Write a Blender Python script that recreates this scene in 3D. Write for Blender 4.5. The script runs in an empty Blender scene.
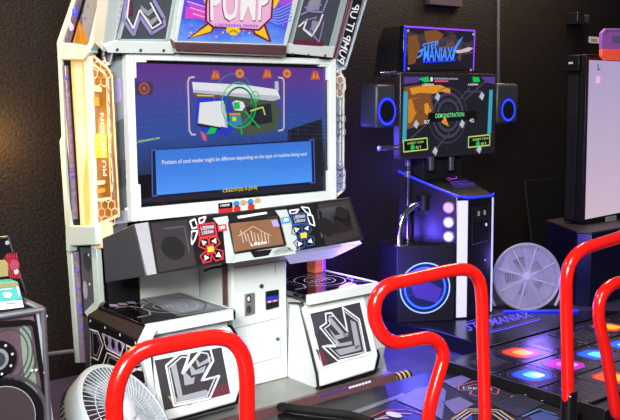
import bpy, bmesh, math, random
from mathutils import Vector, Matrix
random.seed(7)
C = bpy.context.scene.collection
# ------------------------------------------------------------------ camera
F, PITCH, ROLL, YAW = 867.13, 0.1227, -0.0091, 0.6698
CAM = Vector((-2.6398, -3.9524, 1.6325))
FW = Vector((math.sin(YAW)*math.cos(PITCH), math.cos(YAW)*math.cos(PITCH), -math.sin(PITCH)))
R0 = Vector((math.cos(YAW), -math.sin(YAW), 0)); U0 = R0.cross(FW)
RT = R0*math.cos(ROLL) + U0*math.sin(ROLL); UP = U0*math.cos(ROLL) - R0*math.sin(ROLL)
def ray(px, py): return FW*F + RT*(px-310) - UP*(py-210)
def on(px, py, O, N):
    d = ray(px, py); return CAM + d*((Vector(O)-CAM).dot(Vector(N))/d.dot(Vector(N)))
def P(px, py, ax, v):
    d = ray(px, py); k = 'xyz'.index(ax); return CAM + d*((v-CAM[k])/d[k])
cd = bpy.data.cameras.new('camera'); co = bpy.data.objects.new('camera', cd); C.objects.link(co)
cd.sensor_fit = 'HORIZONTAL'; cd.sensor_width = 36; cd.lens = 36*F/620; cd.clip_start = .05
m = Matrix((RT, UP, -FW)).transposed().to_4x4(); m.translation = CAM; co.matrix_world = m
bpy.context.scene.camera = co
# ------------------------------------------------------------------ materials
def lin(c):
    return tuple(((v/255)/12.92 if v/255 <= .04045 else ((v/255+.055)/1.055)**2.4) for v in c)
MATS = {}
def mat(name, rgb, rough=.45, metal=0., emit=None, es=0., var=.06, scale=30., alpha=1., bump=0., coat=0., spec=.5):
    m = bpy.data.materials.new(name); m.use_nodes = True; nt = m.node_tree; n = nt.nodes; l = nt.links
    b = n['Principled BSDF']; b.inputs['Roughness'].default_value = rough; b.inputs['Metallic'].default_value = metal
    b.inputs['Coat Weight'].default_value = coat; b.inputs['Specular IOR Level'].default_value = spec
    tc = n.new('ShaderNodeTexCoord'); nz = n.new('ShaderNodeTexNoise'); nz.inputs['Scale'].default_value = scale
    nz.inputs['Detail'].default_value = 4; l.new(tc.outputs['Object'], nz.inputs['Vector'])
    rp = n.new('ShaderNodeValToRGB'); c = lin(rgb)
    rp.color_ramp.elements[0].color = tuple(v*(1-var) for v in c)+(1,); rp.color_ramp.elements[1].color = tuple(min(1, v*(1+var)) for v in c)+(1,)
    rp.color_ramp.elements[0].position = .3; rp.color_ramp.elements[1].position = .7
    l.new(nz.outputs['Fac'], rp.inputs['Fac']); l.new(rp.outputs['Color'], b.inputs['Base Color'])
    if emit is not None:
        b.inputs['Emission Color'].default_value = lin(emit)+(1,); b.inputs['Emission Strength'].default_value = es
    if alpha < 1: b.inputs['Alpha'].default_value = alpha
    if bump:
        bp = n.new('ShaderNodeBump'); bp.inputs['Strength'].default_value = bump; bp.inputs['Distance'].default_value = .01
        l.new(nz.outputs['Fac'], bp.inputs['Height']); l.new(bp.outputs['Normal'], b.inputs['Normal'])
    MATS[name] = m; return m
def glow(name, rgb, s=1.0, base=None): return mat(name, base or tuple(int(v*.25) for v in rgb), .4, 0, rgb, s, var=.03)
mat('white', (218, 226, 222), .38, coat=.2, var=.02, scale=4)
mat('white_grey', (176, 186, 184), .42, var=.03, scale=5)
mat('cream', (214, 208, 190), .45, var=.03, scale=5)
mat('orange_post', (190, 110, 70), .3, emit=(225, 120, 80), es=.2, var=.3, scale=12); mat('mint', (178, 198, 196), .4, var=.03, scale=6)
mat('black', (16, 16, 18), .3); mat('matte_black', (20, 19, 20), .7, spec=.25); mat('soft_black', (12, 12, 14), .55, spec=.3)
mat('deck_black', (15, 15, 19), .33, spec=.5); mat('base_black', (15, 15, 19), .22, spec=.4); mat('gloss_black', (14, 14, 18), .08, coat=.5)
mat('charcoal', (52, 55, 62), .4); mat('grey', (120, 126, 132), .35); mat('dark_grey', (74, 80, 86), .3)
mat('brown_black', (46, 38, 40), .3); mat('grille_dark', (38, 31, 36), .45, var=.2, scale=200); mat('mesh_brown', (58, 48, 52), .5, var=.15, scale=200)
mat('steel', (150, 150, 146), .32, .55, var=.12, scale=9); mat('chrome', (205, 205, 212), .16, 1.); mat('silver', (150, 152, 160), .28, .8)
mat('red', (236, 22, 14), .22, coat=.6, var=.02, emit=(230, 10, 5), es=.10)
mat('burgundy', (104, 72, 74), .3, .25, var=.1)
mat('warm_glass', (190, 128, 50), .3, emit=(255, 170, 60), es=.55, var=.15, scale=10)
mat('peach', (236, 206, 170), .4, emit=(255, 190, 130), es=.22); mat('warm_white', (232, 220, 200), .4, emit=(255, 205, 150), es=.16); mat('gold_glass', (200, 160, 90), .25, emit=(255, 195, 105), es=.5, var=.2, scale=7)  # peach and warm_white: warm light from the LEDs put in as glow
mat('amber_dark', (120, 82, 30), .35, emit=(200, 120, 30), es=.32, var=.25, scale=9)
glow('yellow_glow', (255, 200, 20), .95, (200, 160, 20)); glow('orange_light', (255, 150, 20), 1.)
mat('clear', (190, 200, 212), .1, alpha=.28); mat('clear_dim', (150, 165, 185), .1, alpha=.42)
mat('smoked', (54, 50, 58), .12, alpha=.86)
mat('led_tube', (96, 84, 98), .2, emit=(200, 165, 195), es=.16, var=.5, scale=45)
glow('blue_led', (90, 90, 255), 1.0); glow('pink_white', (255, 215, 235), 1.0)
glow('neon_blue', (24, 40, 255), 2.0); glow('neon_cyan', (60, 140, 255), 1.2); glow('ring_white', (170, 205, 255), 1.2); glow('ring_blue', (14, 26, 235), 1.3); glow('ring_core', (70, 95, 255), 1.2)
glow('violet', (150, 70, 255), 1.2); glow('violet_dim', (90, 60, 215), .6); glow('floor_violet', (105, 85, 255), 1.0); glow('magenta_dim', (150, 30, 110), .8); glow('lav_white', (190, 190, 240), .55, (200, 200, 230))
glow('button_pink', (245, 190, 255), 1.); glow('button_white', (190, 190, 215), .55, (200, 200, 210))
# printed / displayed colours
def ink(name, rgb): return mat(name, rgb, .4, var=.03)
def lit(name, rgb, s=.9): return mat(name, (5, 5, 6), .3, 0, rgb, s, var=0)
ink('p_white', (235, 235, 240)); ink('p_grey', (150, 152, 160)); ink('p_lightgrey', (190, 194, 204)); ink('p_black', (12, 12, 14)); ink('p_red', (190, 44, 54)); ink('p_blue', (40, 70, 130))
ink('p_pink', (200, 110, 120)); ink('p_yellow', (240, 190, 50)); ink('p_teal', (70, 180, 170)); ink('p_olive', (150, 140, 90)); ink('p_cyan', (50, 130, 190)); ink('p_tan', (190, 160, 110)); ink('p_lav', (150, 140, 190)); ink('p_dim', (66, 66, 74))
ink('p_dkred', (90, 24, 34)); ink('p_navy', (18, 24, 50)); ink('p_dimpink', (104, 44, 62))
for k, c in dict(s_white=(235, 235, 240), s_lgrey=(190, 195, 210), s_grey=(120, 125, 135), s_dark=(38, 40, 48), s_olive=(74, 86, 70), s_green=(20, 200, 90), s_dgreen=(18, 120, 70), s_teal=(40, 150, 160),
                 s_blue=(58, 130, 222), s_blue2=(42, 96, 200), s_navy=(18, 30, 70), s_royal=(40, 60, 200), s_orange=(235, 140, 60), s_ember=(190, 90, 70), s_yellow=(240, 215, 30), s_pink=(220, 90, 130), s_purple=(90, 60, 150),
                 s_line=(78, 100, 180), s_bracket=(215, 195, 205), s_black=(10, 10, 14), s_cyan=(60, 170, 200), s_amber=(230, 150, 40), s_brown=(130, 80, 40), s_dslate=(30, 29, 40), s_slate=(66, 62, 84), s_gtext=(120, 240, 150), s_lgreen=(190, 225, 110),
                 m_blue=(70, 120, 235), m_sky=(130, 170, 250), m_mag=(235, 80, 215), m_pink=(250, 190, 225), m_yel=(255, 215, 30), m_white=(255, 250, 252), m_mar=(135, 30, 70), m_dyel=(170, 110, 20), m_vio=(120, 80, 220)).items(): lit(k, c)
lit('tile_orange', (255, 90, 10), 1.0); lit('tile_yellow', (255, 200, 30), 1.1); lit('tile_blue', (25, 110, 255), 1.0); lit('tile_cyan', (90, 215, 255), 1.4); lit('tile_mag', (205, 30, 205), 1.0); lit('tile_pink', (255, 130, 230), 1.4); lit('tile_white', (235, 240, 255), 1.3); lit('tile_red', (225, 40, 12), .9); lit('tile_royal', (50, 50, 220), .9)
def gradient(name, stops, axis=2, lo=0., hi=1., noise=.25, nscale=3., es=1.0, rough=.25):
    """an emitting picture whose colour runs along one object axis, broken by noise"""
    m = bpy.data.materials.new(name); m.use_nodes = True; nt = m.node_tree; n = nt.nodes; l = nt.links; b = n['Principled BSDF']
    b.inputs['Base Color'].default_value = (.01, .01, .012, 1); b.inputs['Roughness'].default_value = rough
    tc = n.new('ShaderNodeTexCoord'); sp = n.new('ShaderNodeSeparateXYZ'); l.new(tc.outputs['Generated'], sp.inputs[0])
    nz = n.new('ShaderNodeTexNoise'); nz.inputs['Scale'].default_value = nscale; nz.inputs['Detail'].default_value = 5; l.new(tc.outputs['Generated'], nz.inputs['Vector'])
    ma = n.new('ShaderNodeMath'); ma.operation = 'MULTIPLY_ADD'; ma.inputs[1].default_value = noise; l.new(nz.outputs['Fac'], ma.inputs[0]); l.new(sp.outputs[axis], ma.inputs[2])
    mb = n.new('ShaderNodeMath'); mb.operation = 'SUBTRACT'; mb.inputs[1].default_value = noise*.5; l.new(ma.outputs[0], mb.inputs[0])
    rp = n.new('ShaderNodeValToRGB'); e = rp.color_ramp.elements
    while len(e) < len(stops): e.new(.5)
    for i, (p, c) in enumerate(stops): e[i].position = p; e[i].color = lin(c)+(1,)
    l.new(mb.outputs[0], rp.inputs['Fac']); l.new(rp.outputs['Color'], b.inputs['Emission Color']); b.inputs['Emission Strength'].default_value = es
    MATS[name] = m
gradient('screen_sky', [(0, (14, 14, 30)), (.22, (24, 26, 58)), (.5, (34, 70, 150)), (.72, (56, 62, 150)), (.88, (84, 52, 140)), (1, (92, 40, 130))], noise=.22)
gradient('marquee_sky', [(0, (110, 160, 250)), (.35, (60, 90, 225)), (.6, (110, 70, 215)), (.8, (190, 80, 220)), (1, (90, 90, 230))], noise=.8, nscale=3.5, es=1.0)
gradient('white_screen', [(0, (222, 196, 214)), (.35, (206, 186, 214)), (1, (186, 168, 212))], noise=.1, es=.85)
gradient('sign_art', [(.25, (20, 16, 30)), (.45, (70, 50, 60)), (.52, (130, 100, 80)), (.6, (50, 46, 70)), (.75, (90, 70, 70)), (.9, (30, 26, 50))], noise=1.6, nscale=4, es=.6, rough=.1)
gradient('blue_panel', [(0, (72, 146, 240)), (.5, (54, 124, 222)), (1, (48, 110, 205))], noise=.1, es=1.05)
# ------------------------------------------------------------------ mesh builder
LOC = {}
class MB:
    def __init__(s): s.bm = bmesh.new(); s.mats = []
    def mi(s, m):
        if m not in s.mats: s.mats.append(m)
        return s.mats.index(m)
    def poly(s, pts, m):
        f = s.bm.faces.new([s.bm.verts.new(p) for p in pts]); f.material_index = s.mi(m); return f
    def prism(s, pts, vec, m, side=None):
        vec = Vector(vec); a = [s.bm.verts.new(Vector(p)) for p in pts]; b = [s.bm.verts.new(Vector(p)+vec) for p in pts]
        fs = [s.bm.faces.new(a), s.bm.faces.new(b[::-1])]; k = len(a)
        sd = [s.bm.faces.new((a[i], b[i], b[(i+1) % k], a[(i+1) % k])) for i in range(k)]
        for f in fs: f.material_index = s.mi(m)
        for f in sd: f.material_index = s.mi(side or m)
    def box(s, x0, x1, y0, y1, z0, z1, m): s.prism([(x0, y0, z0), (x1, y0, z0), (x1, y1, z0), (x0, y1, z0)], (0, 0, z1-z0), m)
    def tube(s, pts, r, m, seg=14, closed=False, rs=None):
        pts = [Vector(p) for p in pts]; n = len(pts); rings = []; ref = None
        for i, p in enumerate(pts):
            t = (pts[(i+1) % n]-pts[i-1]) if closed else (pts[min(i+1, n-1)]-pts[max(i-1, 0)])
            t.normalize()
            if ref is None: ref = t.orthogonal().normalized()
            ref = (ref - t*ref.dot(t)).normalized(); bi = t.cross(ref); rr = rs[i] if rs else r
            rings.append([s.bm.verts.new(p+(ref*math.cos(2*math.pi*k/seg)+bi*math.sin(2*math.pi*k/seg))*rr) for k in range(seg)])
        q = s.mi(m)
        for i in range(n if closed else n-1):
            A, B = rings[i], rings[(i+1) % n]; sh = 0
            if closed and i == n-1: sh = min(range(seg), key=lambda k: (A[0].co-B[k].co).length)
            for k in range(seg):
                f = s.bm.faces.new((A[k], A[(k+1) % seg], B[(k+1+sh) % seg], B[(k+sh) % seg])); f.material_index = q
        if not closed:
            for g in (rings[0][::-1], rings[-1]): s.bm.faces.new(g).material_index = q
    def cyl(s, p0, p1, r, m, seg=24, r1=None):
        s.tube([p0, p1], r, m, seg, rs=[r, r if r1 is None else r1])
    def ring(s, c, n, R, r, m, seg=48, ts=10):
        n = Vector(n).normalized(); a = n.orthogonal().normalized(); b = n.cross(a)
        s.tube([Vector(c)+(a*math.cos(2*math.pi*k/seg)+b*math.sin(2*math.pi*k/seg))*R for k in range(seg)], r, m, ts, True)
    def lathe(s, c, n, prof, m, seg=48):
        n = Vector(n).normalized(); a = n.orthogonal().normalized(); b = n.cross(a); q = s.mi(m)
        rg = [[s.bm.verts.new(Vector(c)+n*h+(a*math.cos(2*math.pi*k/seg)+b*math.sin(2*math.pi*k/seg))*r) for k in range(seg)] for r, h in prof]
        for A, B in zip(rg, rg[1:]):
            for k in range(seg): s.bm.faces.new((A[k], A[(k+1) % seg], B[(k+1) % seg], B[k])).material_index = q
    def dome(s, c, r, m, sq=(1, 1, 1)):
        mt = Matrix.Translation(Vector(c)) @ Matrix.Diagonal(Vector(sq)).to_4x4()
        g = bmesh.ops.create_uvsphere(s.bm, u_segments=16, v_segments=10, radius=r, matrix=mt)
        q = s.mi(m)
        for f in {f for v in g['verts'] for f in v.link_faces}: f.material_index = q
    def build(s, name, parent=None, bevel=0., loc=None, solid=True, smooth=True):
        if solid: bmesh.ops.recalc_face_normals(s.bm, faces=s.bm.faces)
        L = LOC.get(parent.name, Vector()) if parent else Vector(loc if loc is not None else (0, 0, 0))
        bmesh.ops.translate(s.bm, verts=s.bm.verts, vec=-L)
        me = bpy.data.meshes.new(name); s.bm.to_mesh(me); s.bm.free()
        for k in s.mats: me.materials.append(MATS[k])
        if smooth:
            me.polygons.foreach_set('use_smooth', [True]*len(me.polygons)); me.set_sharp_from_angle(angle=math.radians(32))
        o = bpy.data.objects.new(name, me); C.objects.link(o)
        if parent: o.parent = parent; LOC[o.name] = L
        else: o.location = L; LOC[o.name] = L
        if bevel:
            b = o.modifiers.new('bevel', 'BEVEL'); b.width = bevel; b.segments = 2; b.limit_method = 'ANGLE'; b.angle_limit = math.radians(35)
        return o
_tc = {}
def text_polys(body):
    if body in _tc: return _tc[body]
    cu = bpy.data.curves.new('t', 'FONT'); cu.body = body; cu.resolution_u = 2; cu.offset = .012
    o = bpy.data.objects.new('t', cu); C.objects.link(o); dg = bpy.context.evaluated_depsgraph_get(); dg.update()
    me = bpy.data.meshes.new_from_object(o.evaluated_get(dg)); vs = [v.co.copy() for v in me.vertices]
    x0, x1 = min(v.x for v in vs), max(v.x for v in vs); y0, y1 = min(v.y for v in vs), max(v.y for v in vs)
    vs = [((v.x-x0)/(x1-x0), (v.y-y0)/(y1-y0)) for v in vs]; fs = [tuple(p.vertices) for p in me.polygons]
    bpy.data.objects.remove(o); bpy.data.meshes.remove(me); bpy.data.curves.remove(cu)
    _tc[body] = (vs, fs); return vs, fs
class Art(MB):
    """flat printed or displayed artwork lying on a plane; points are given where they appear and land on that plane"""
    def __init__(s, O, N):
        super().__init__(); s.O = Vector(O); s.N = Vector(N).normalized()
        if s.N.dot(CAM-s.O) < 0: s.N = -s.N
    def at(s, p, k=1): return on(p[0], p[1], s.O, s.N) + s.N*(.0012*k)
    def area(s, pts, m, k=1): s.poly([s.at(p, k) for p in pts], m)
    def line(s, pts, w, m, k=2, closed=False):
        q = [s.at(p, k) for p in pts]
        if closed: q.append(q[0])
        for a, b in zip(q, q[1:]):
            d = (b-a)
            if d.length < 1e-6: continue
            d.normalize(); e = s.N.cross(d)*(w/2); d *= w*.2
            s.poly([a-d-e, b+d-e, b+d+e, a-d+e], m)
    def oval(s, c, ru, rv, m, k=2, inner=0., seg=36, a0=0, a1=360):
        c = s.at(c, k); U = Vector((0, 0, 1)).cross(s.N)
        U = U.normalized() if U.length > .1 else Vector((1, 0, 0)); V = s.N.cross(U)
        def pt(i, f): t = math.radians(a0+(a1-a0)*i/seg); return c+U*math.cos(t)*ru*f+V*math.sin(t)*rv*f
        if inner:
            for i in range(seg): s.poly([pt(i, 1), pt(i+1, 1), pt(i+1, inner), pt(i, inner)], m)
        else: s.poly([pt(i, 1) for i in range(seg)], m)
    def text(s, body, tl, tr, br, bl, m, k=3):
        vs, fs = text_polys(body); a, b, c, d = [s.at(p, k) for p in (bl, br, tr, tl)]
        w = [s.bm.verts.new((a*(1-u)+b*u)*(1-v)+(d*(1-u)+c*u)*v) for u, v in vs]; q = s.mi(m)
        for f in fs:
            try: s.bm.faces.new([w[i] for i in f]).material_index = q
            except ValueError: pass
    def scribble(s, n, tl, tr, br, bl, m, k=3, seed=1):
        rg = random.Random(seed); g = lambda u, v: tuple((bl[i]*(1-u)+br[i]*u)*(1-v)+(tl[i]*(1-u)+tr[i]*u)*v for i in (0, 1))
        for i in range(n):
            u0, u1 = (i+.08)/n, (i+.80)/n; t = rg.randrange(4); w = (u1-u0)*.34
            s.area([g(u0, 0), g(u0+w, 0), g(u0+w, 1), g(u0, 1)], m, k)
            if t in (0, 2): s.area([g(u0+w, .8), g(u1, .8), g(u1, 1), g(u0+w, 1)], m, k)
            if t in (1, 2): s.area([g(u0+w, 0), g(u1, 0), g(u1, .2), g(u0+w, .2)], m, k)
            if t in (0, 3): s.area([g(u1-w, .1), g(u1, .1), g(u1, .95), g(u1-w, .95)], m, k)
            if t in (2, 3): s.area([g(u0+w, .42), g(u1, .42), g(u1, .6), g(u0+w, .6)], m, k)
    def build(s, name, parent=None, **kw): return super().build(name, parent, solid=False, smooth=False, **kw)
def px_slab(O, N, pts, th, m, name, parent, bevel=.003, side=None):
    b = MB(); N = Vector(N).normalized(); b.prism([on(p[0], p[1], O, N) for p in pts], N*th, m, side); return b.build(name, parent, bevel)
def smooth_path(pts, n=8, closed=False):
    pts = [Vector(p) for p in pts]; out = []; N = len(pts)
    for i in range(N if closed else N-1):
        if closed: p0, p1, p2, p3 = pts[i-1], pts[i], pts[(i+1) % N], pts[(i+2) % N]
        else: p0, p1, p2, p3 = pts[max(i-1, 0)], pts[i], pts[i+1], pts[min(i+2, N-1)]
        for k in range(n):
            t = k/n; out.append(.5*((2*p1)+(p2-p0)*t+(2*p0-5*p1+4*p2-p3)*t*t+(3*p1-p0-3*p2+p3)*t**3))
    if not closed: out.append(pts[-1])
    return out
def tag(o, label, cat, group=None, kind=None):
    if label: o['label'] = label
    if cat: o['category'] = cat
    if group: o['group'] = group
    if kind: o['kind'] = kind
    return o
def thing(name, label, cat, loc, group=None):
    o = bpy.data.objects.new(name, None); C.objects.link(o); o.location = loc; o.empty_display_size = .1; LOC[o.name] = Vector(loc)
    return tag(o, label, cat, group)
def lab(o, s): o['label'] = s; return o
# ------------------------------------------------------------------ setting
WY = .95
m_ = MATS
mat('wall_paint', (23, 18, 15), .6, var=.8, scale=60, bump=.5, spec=.25)
mat('floor_dark', (62, 58, 84), .4, var=.25, scale=6)
b = MB(); b.box(-6, 9, -7, WY, -.1, 0, 'floor_dark'); tag(b.build('floor'), None, None, kind='structure')
b = MB(); b.box(-6, 9, WY, WY+.1, 0, 3.6, 'wall_paint'); tag(b.build('wall_back'), None, None, kind='structure')
b = MB(); b.prism([P(496.6, -30, 'y', WY), P(498.6, -30, 'y', WY), P(498.6, 84, 'y', WY), P(496.6, 84, 'y', WY)], (0, -.015, 0), 'dark_grey'); tag(b.build('trim_1', bevel=.003), None, None, kind='structure')
b = MB(); a_ = P(425, 3.5, 'y', WY); c_ = P(458, 3.5, 'y', WY); b.box(a_.x, c_.x, WY-.05, WY, a_.z-.01, a_.z+.25, 'mesh_brown'); tag(b.build('trim_2', bevel=.004), None, None, kind='structure')

# ------------------------------------------------------------------ DANCE CABINET (left, white)
cab = thing('dance_arcade_cabinet', 'large white dance arcade cabinet with big blue screen and tilted lit marquee', 'arcade machine', (0, 0, 0))
SX = -.77
# back body
b = MB(); b.box(-.70, .66, .21, .56, .09, 2.42, 'matte_black'); b.box(-.64, .64, .09, .22, .95, 2.3, 'matte_black'); b.build('body', cab, .006)
# screen frame
b = MB(); x0, x1, z0, z1 = -.664, .68, 1.048, 1.888; i0, i1, j0, j1 = -.622, .63, 1.115, 1.852
b.box(x0, i0, -.02, .1, z0, z1, 'white'); b.box(i1, x1, -.02, .1, z0, z1, 'white'); b.box(i0, i1, -.02, .1, j1, z1, 'white'); b.box(i0, i1, -.02, .1, z0, j0, 'white')
for xa, xb, za, zb in ((i0, i0+.07, j1-.012, j1), (i0, i0+.012, j1-.09, j1), (i1-.07, i1, j1-.012, j1), (i1-.012, i1, j1-.09, j1), (i0, i0+.014, j0, j0+.12), (i1-.014, i1, j0, j0+.12)): b.box(xa, xb, -.02, .05, za, zb, 'white')
b.build('screen_frame', cab, .005)
b = MB(); b.box(i0, i1, .005, .09, j0, j1, 'gloss_black'); scr = b.build('screen', cab)
Y0 = (0, .004, 0); NY = (0, -1, 0)
def z1_(x, y): return (120+x/2.626, 50+y/2.626)      # close-up frame of the big screen
a = Art(Y0, NY); a.area([(133.5, 63), (325.5, 68.5), (325, 189), (139, 203.5)], 'screen_sky', 0)
pic = a.build('screen_picture', scr)
a = Art(Y0, NY); Z = lambda *p: [z1_(*q) for q in p]
# faint perspective grid and streaks
for t in range(7): a.line(Z((150+t*22, 90), (190+t*30, 245)), .0016, 's_line', 1)
for t in range(8): a.line(Z((38, 120+t*17), (170, 112+t*16)), .0014, 's_line', 1)
for t in range(6): a.line(Z((435+t*18, 170+t*10), (420+t*22, 236)), .0014, 's_line', 1); a.line(Z((430, 165+t*14), (540, 185+t*9)), .0014, 's_line', 1)
a.area(Z((40, 85), (80, 82), (88, 95), (84, 118), (42, 120)), 's_slate'); a.oval(z1_(63, 101), .03, .03, 's_ember', 2, .7); a.oval(z1_(63, 101), .012, .012, 's_ember', 2)
a.area(Z((440, 210), (530, 180), (535, 330), (505, 335), (503, 238), (440, 240)), 's_dslate', 1)
a.area(Z((42, 330), (88, 325), (92, 382), (46, 396)), 's_black', 1)
# little orange glyphs along the top
for gx, gy, kind in ((250, 65, 0), (314, 62, 1), (386, 62, 0), (438, 62, 1), (512, 66, 0)):
    if kind: a.oval(z1_(gx, gy), .030, .026, 's_ember', 1); a.oval(z1_(gx, gy), .026, .022, 's_orange', 2, .5)
    else: a.area(Z((gx-13, gy+13), (gx+13, gy+12), (gx+8, gy-10), (gx-6, gy-12)), 's_ember', 1); a.area(Z((gx-8, gy+8), (gx-1, gy+8), (gx-2, gy-10)), 's_orange', 2); a.area(Z((gx+2, gy+8), (gx+9, gy+8), (gx+5, gy-8)), 's_orange', 2)
# device drawing
a.area(Z((205, 120), (265, 118), (295, 135), (300, 205), (280, 225), (215, 212), (196, 180)), 's_royal', 2)
a.area(Z((285, 120), (410, 132), (422, 165), (410, 212), (330, 225), (285, 200)), 's_olive', 2); a.area(Z((330, 150), (395, 140), (400, 190), (345, 200)), 's_dark', 3)
a.area(Z((188, 84), (330, 92), (412, 104), (420, 128), (400, 134), (300, 122), (192, 112)), 's_white', 4); a.area(Z((192, 104), (300, 113), (412, 120), (420, 128), (400, 134), (300, 122), (193, 112)), 's_lgrey', 5); a.area(Z((405, 82), (414, 82), (416, 106), (405, 105)), 's_lgrey', 5)
a.area(Z((190, 114), (262, 118), (268, 126), (196, 124)), 's_brown', 5); a.area(Z((200, 117), (245, 119), (245, 122), (200, 121)), 's_lgreen', 6)
a.area(Z((208, 138), (270, 133), (276, 205), (203, 192)), 's_white', 6); a.area(Z((203, 192), (276, 205), (274, 212), (200, 199)), 's_dark', 6); a.area(Z((266, 134), (276, 148), (280, 204), (274, 205)), 's_lgrey', 7)
a.oval(z1_(310, 145), .115, .125, 's_green', 8, .95); a.oval(z1_(312, 147), .095, .105, 's_dgreen', 8, .90); a.oval(z1_(300, 130), .13, .14, 's_teal', 3, .97)
a.line(Z((325, 160), (365, 205)), .006, 's_green', 8); a.line(Z((362, 118), (340, 140)), .005, 's_green', 8); a.line(Z((315, 205), (318, 222)), .006, 's_green', 8)
a.area(Z((292, 138), (302, 132), (320, 136), (326, 148), (318, 160), (298, 158)), 's_white', 9); a.area(Z((294, 138), (310, 136), (313, 154), (297, 156)), 's_green', 10)
a.area(Z((284, 166), (298, 170), (312, 164), (318, 190), (300, 202), (286, 194)), 's_teal', 9); a.area(Z((292, 176), (302, 176), (302, 186), (292, 186)), 's_yellow', 10); a.line(Z((285, 168), (312, 168)), .01, 's_orange', 10); a.line(Z((286, 190), (318, 196)), .009, 's_blue', 10)
a.area(Z((235, 203), (252, 205), (246, 218), (224, 222)), 's_green', 9); a.area(Z((262, 200), (285, 206), (280, 216), (262, 212)), 's_royal', 9)
a.area(Z((208, 212), (222, 222), (226, 240), (216, 236)), 's_pink', 8); a.line(Z((340, 160), (372, 150), (378, 170)), .008, 's_lgreen', 9); a.oval(z1_(352, 122), .03, .03, 's_green', 7, .8)
# brackets
a.line(Z((193, 71), (180, 73), (176, 84), (180, 212), (186, 222), (196, 222)), .009, 's_bracket', 8); a.line(Z((414, 72), (425, 74), (428, 84), (428, 204), (424, 210), (414, 212)), .009, 's_bracket', 8)
a.scribble(11, *Z((40, 239), (103, 228), (104, 233), (41, 245)), 's_lgreen', 5)
# message box
a.area(Z((79, 262), (508, 234), (511, 350), (83, 386)), 's_navy', 4)
a.line(Z((92, 262), (82, 263), (84, 383), (96, 383)), .007, 's_line', 5); a.line(Z((496, 236), (507, 236), (510, 348), (498, 349)), .007, 's_line', 5)
a.text('Position of card reader might be different depending on the type of machine being used', *Z((108, 289), (487, 268), (488, 279), (108, 304)), 's_white', 8)
for p in (((235, 320), (275, 310)), ((390, 300), (470, 262)), ((330, 318), (400, 318)), ((290, 345), (390, 300))): a.line(Z(*p), .003, 's_cyan', 7)
a.text('CREDIT(S) 0 [0/4]', *Z((267, 365), (357, 357), (357, 367), (267, 377)), 's_yellow', 8)
a.build('screen_graphics', scr)
a = Art(Y0, NY); a.area(Z((91, 263), (500, 239), (503, 346), (95, 381)), 'blue_panel', 5); a.build('message_panel', scr)
# left grey filler panel, between side frame and screen frame
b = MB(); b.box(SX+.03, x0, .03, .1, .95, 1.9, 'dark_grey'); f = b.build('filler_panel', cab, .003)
a = Art((0, .03, 0), NY); a.area([(110.5, 62), (122, 60), (123.5, 118), (112, 124)], 'grey', 1); a.area([(113, 80), (120, 78), (121.5, 100), (113.5, 104)], 'p_lav', 2); a.area([(115, 160), (126, 160), (127, 186), (115, 190)], 'charcoal', 1)  # grey, lavender and dark patches painted as reflections on the panel
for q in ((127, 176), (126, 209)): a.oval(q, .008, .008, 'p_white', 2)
a.area([(115, 224), (121, 210), (131, 212), (131, 222)], 'p_grey', 2); a.build('painted_reflection_trim', f)
# side frame, in the plane x = SX
OX = (SX, 0, 0); NX = (1, 0, 0)
def side(pts, m, name, th=.03, dx=0., **k): return px_slab((SX+dx, 0, 0), NX, pts, th, m, name, cab, **k)
side([(56.6, 42), (60.5, 46), (64.5, 140), (66, 190), (71.5, 226), (65, 226), (59.5, 141), (61.5, 136)], 'mint', 'side_strut')
side([(60.5, 58), (70, 60), (80, 226), (71.4, 226)], 'soft_black', 'led_channel', .02, .012)
b = MB(); b.tube([on(65.5, 66, (SX, 0, 0), NX), on(75.4, 219, (SX, 0, 0), NX)], .016, 'led_tube'); tb = b.build('led_tube', cab)
for q in ((66.3, 78), (72.2, 176), (71.9, 171)): b = MB(); b.dome(on(*q, (SX-.014, 0, 0), NX), .008, 'blue_led'); b.build('led_lamp', tb)
side([(70, 60), (83.5, 60), (91, 226), (80, 226)], 'gold_glass', 'lit_side_glass', .015, .015)
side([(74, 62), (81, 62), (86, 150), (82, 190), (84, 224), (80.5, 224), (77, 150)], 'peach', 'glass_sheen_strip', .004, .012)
side([(83, 50), (89, 53), (92, 140), (95.5, 250), (91, 250), (87.5, 140)], 'warm_white', 'side_post')
# honeycomb acrylic
def zc(x, y, X=60, Y=180, s=5.257): return (X+x/s, Y+y/s)
hexp = [(86.5, 50), (107.5, 67.5), (112.5, 76), (116, 150), (119.5, 215), (95.5, 226), (92, 140)]
o = side(hexp, 'amber_dark', 'honeycomb_side_panel', .008, .02)
a = Art((SX+.019, 0, 0), NX)
a.line(hexp, .016, 'warm_white', 2, True)
a.line([(89, 60), (106, 74), (109, 82), (111, 150), (113.5, 180), (112, 198), (98, 200), (96, 206), (96.5, 220)], .013, 'warm_white', 3)
a.line([(110, 80), (112, 150), (116, 212)], .02, 'clear_dim', 2); a.line([(107, 75), (109.5, 150), (112, 195)], .012, 'peach', 3)
for i in range(9): a.line([(108.6+i*.5, 88+i*13), (110+i*.5, 93+i*13)], .006, 'p_dim', 4)
def hexes(cx, cy, r, rows, cols, m, w=.007):
    for i in range(rows):
        for j in range(cols):
            x = cx+j*r*1.30+(.65*r if i % 2 else 0); y = cy+i*r*1.5
            a.line([(x+.62*r*math.cos(math.radians(60*k+30))*1.15, y+r*math.sin(math.radians(60*k+30))) for k in range(6)], w, m, 4, True)
hexes(91.5, 66, 5.2, 3, 3, 'peach'); hexes(99, 205, 5.2, 3, 3, 'peach')
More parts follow.
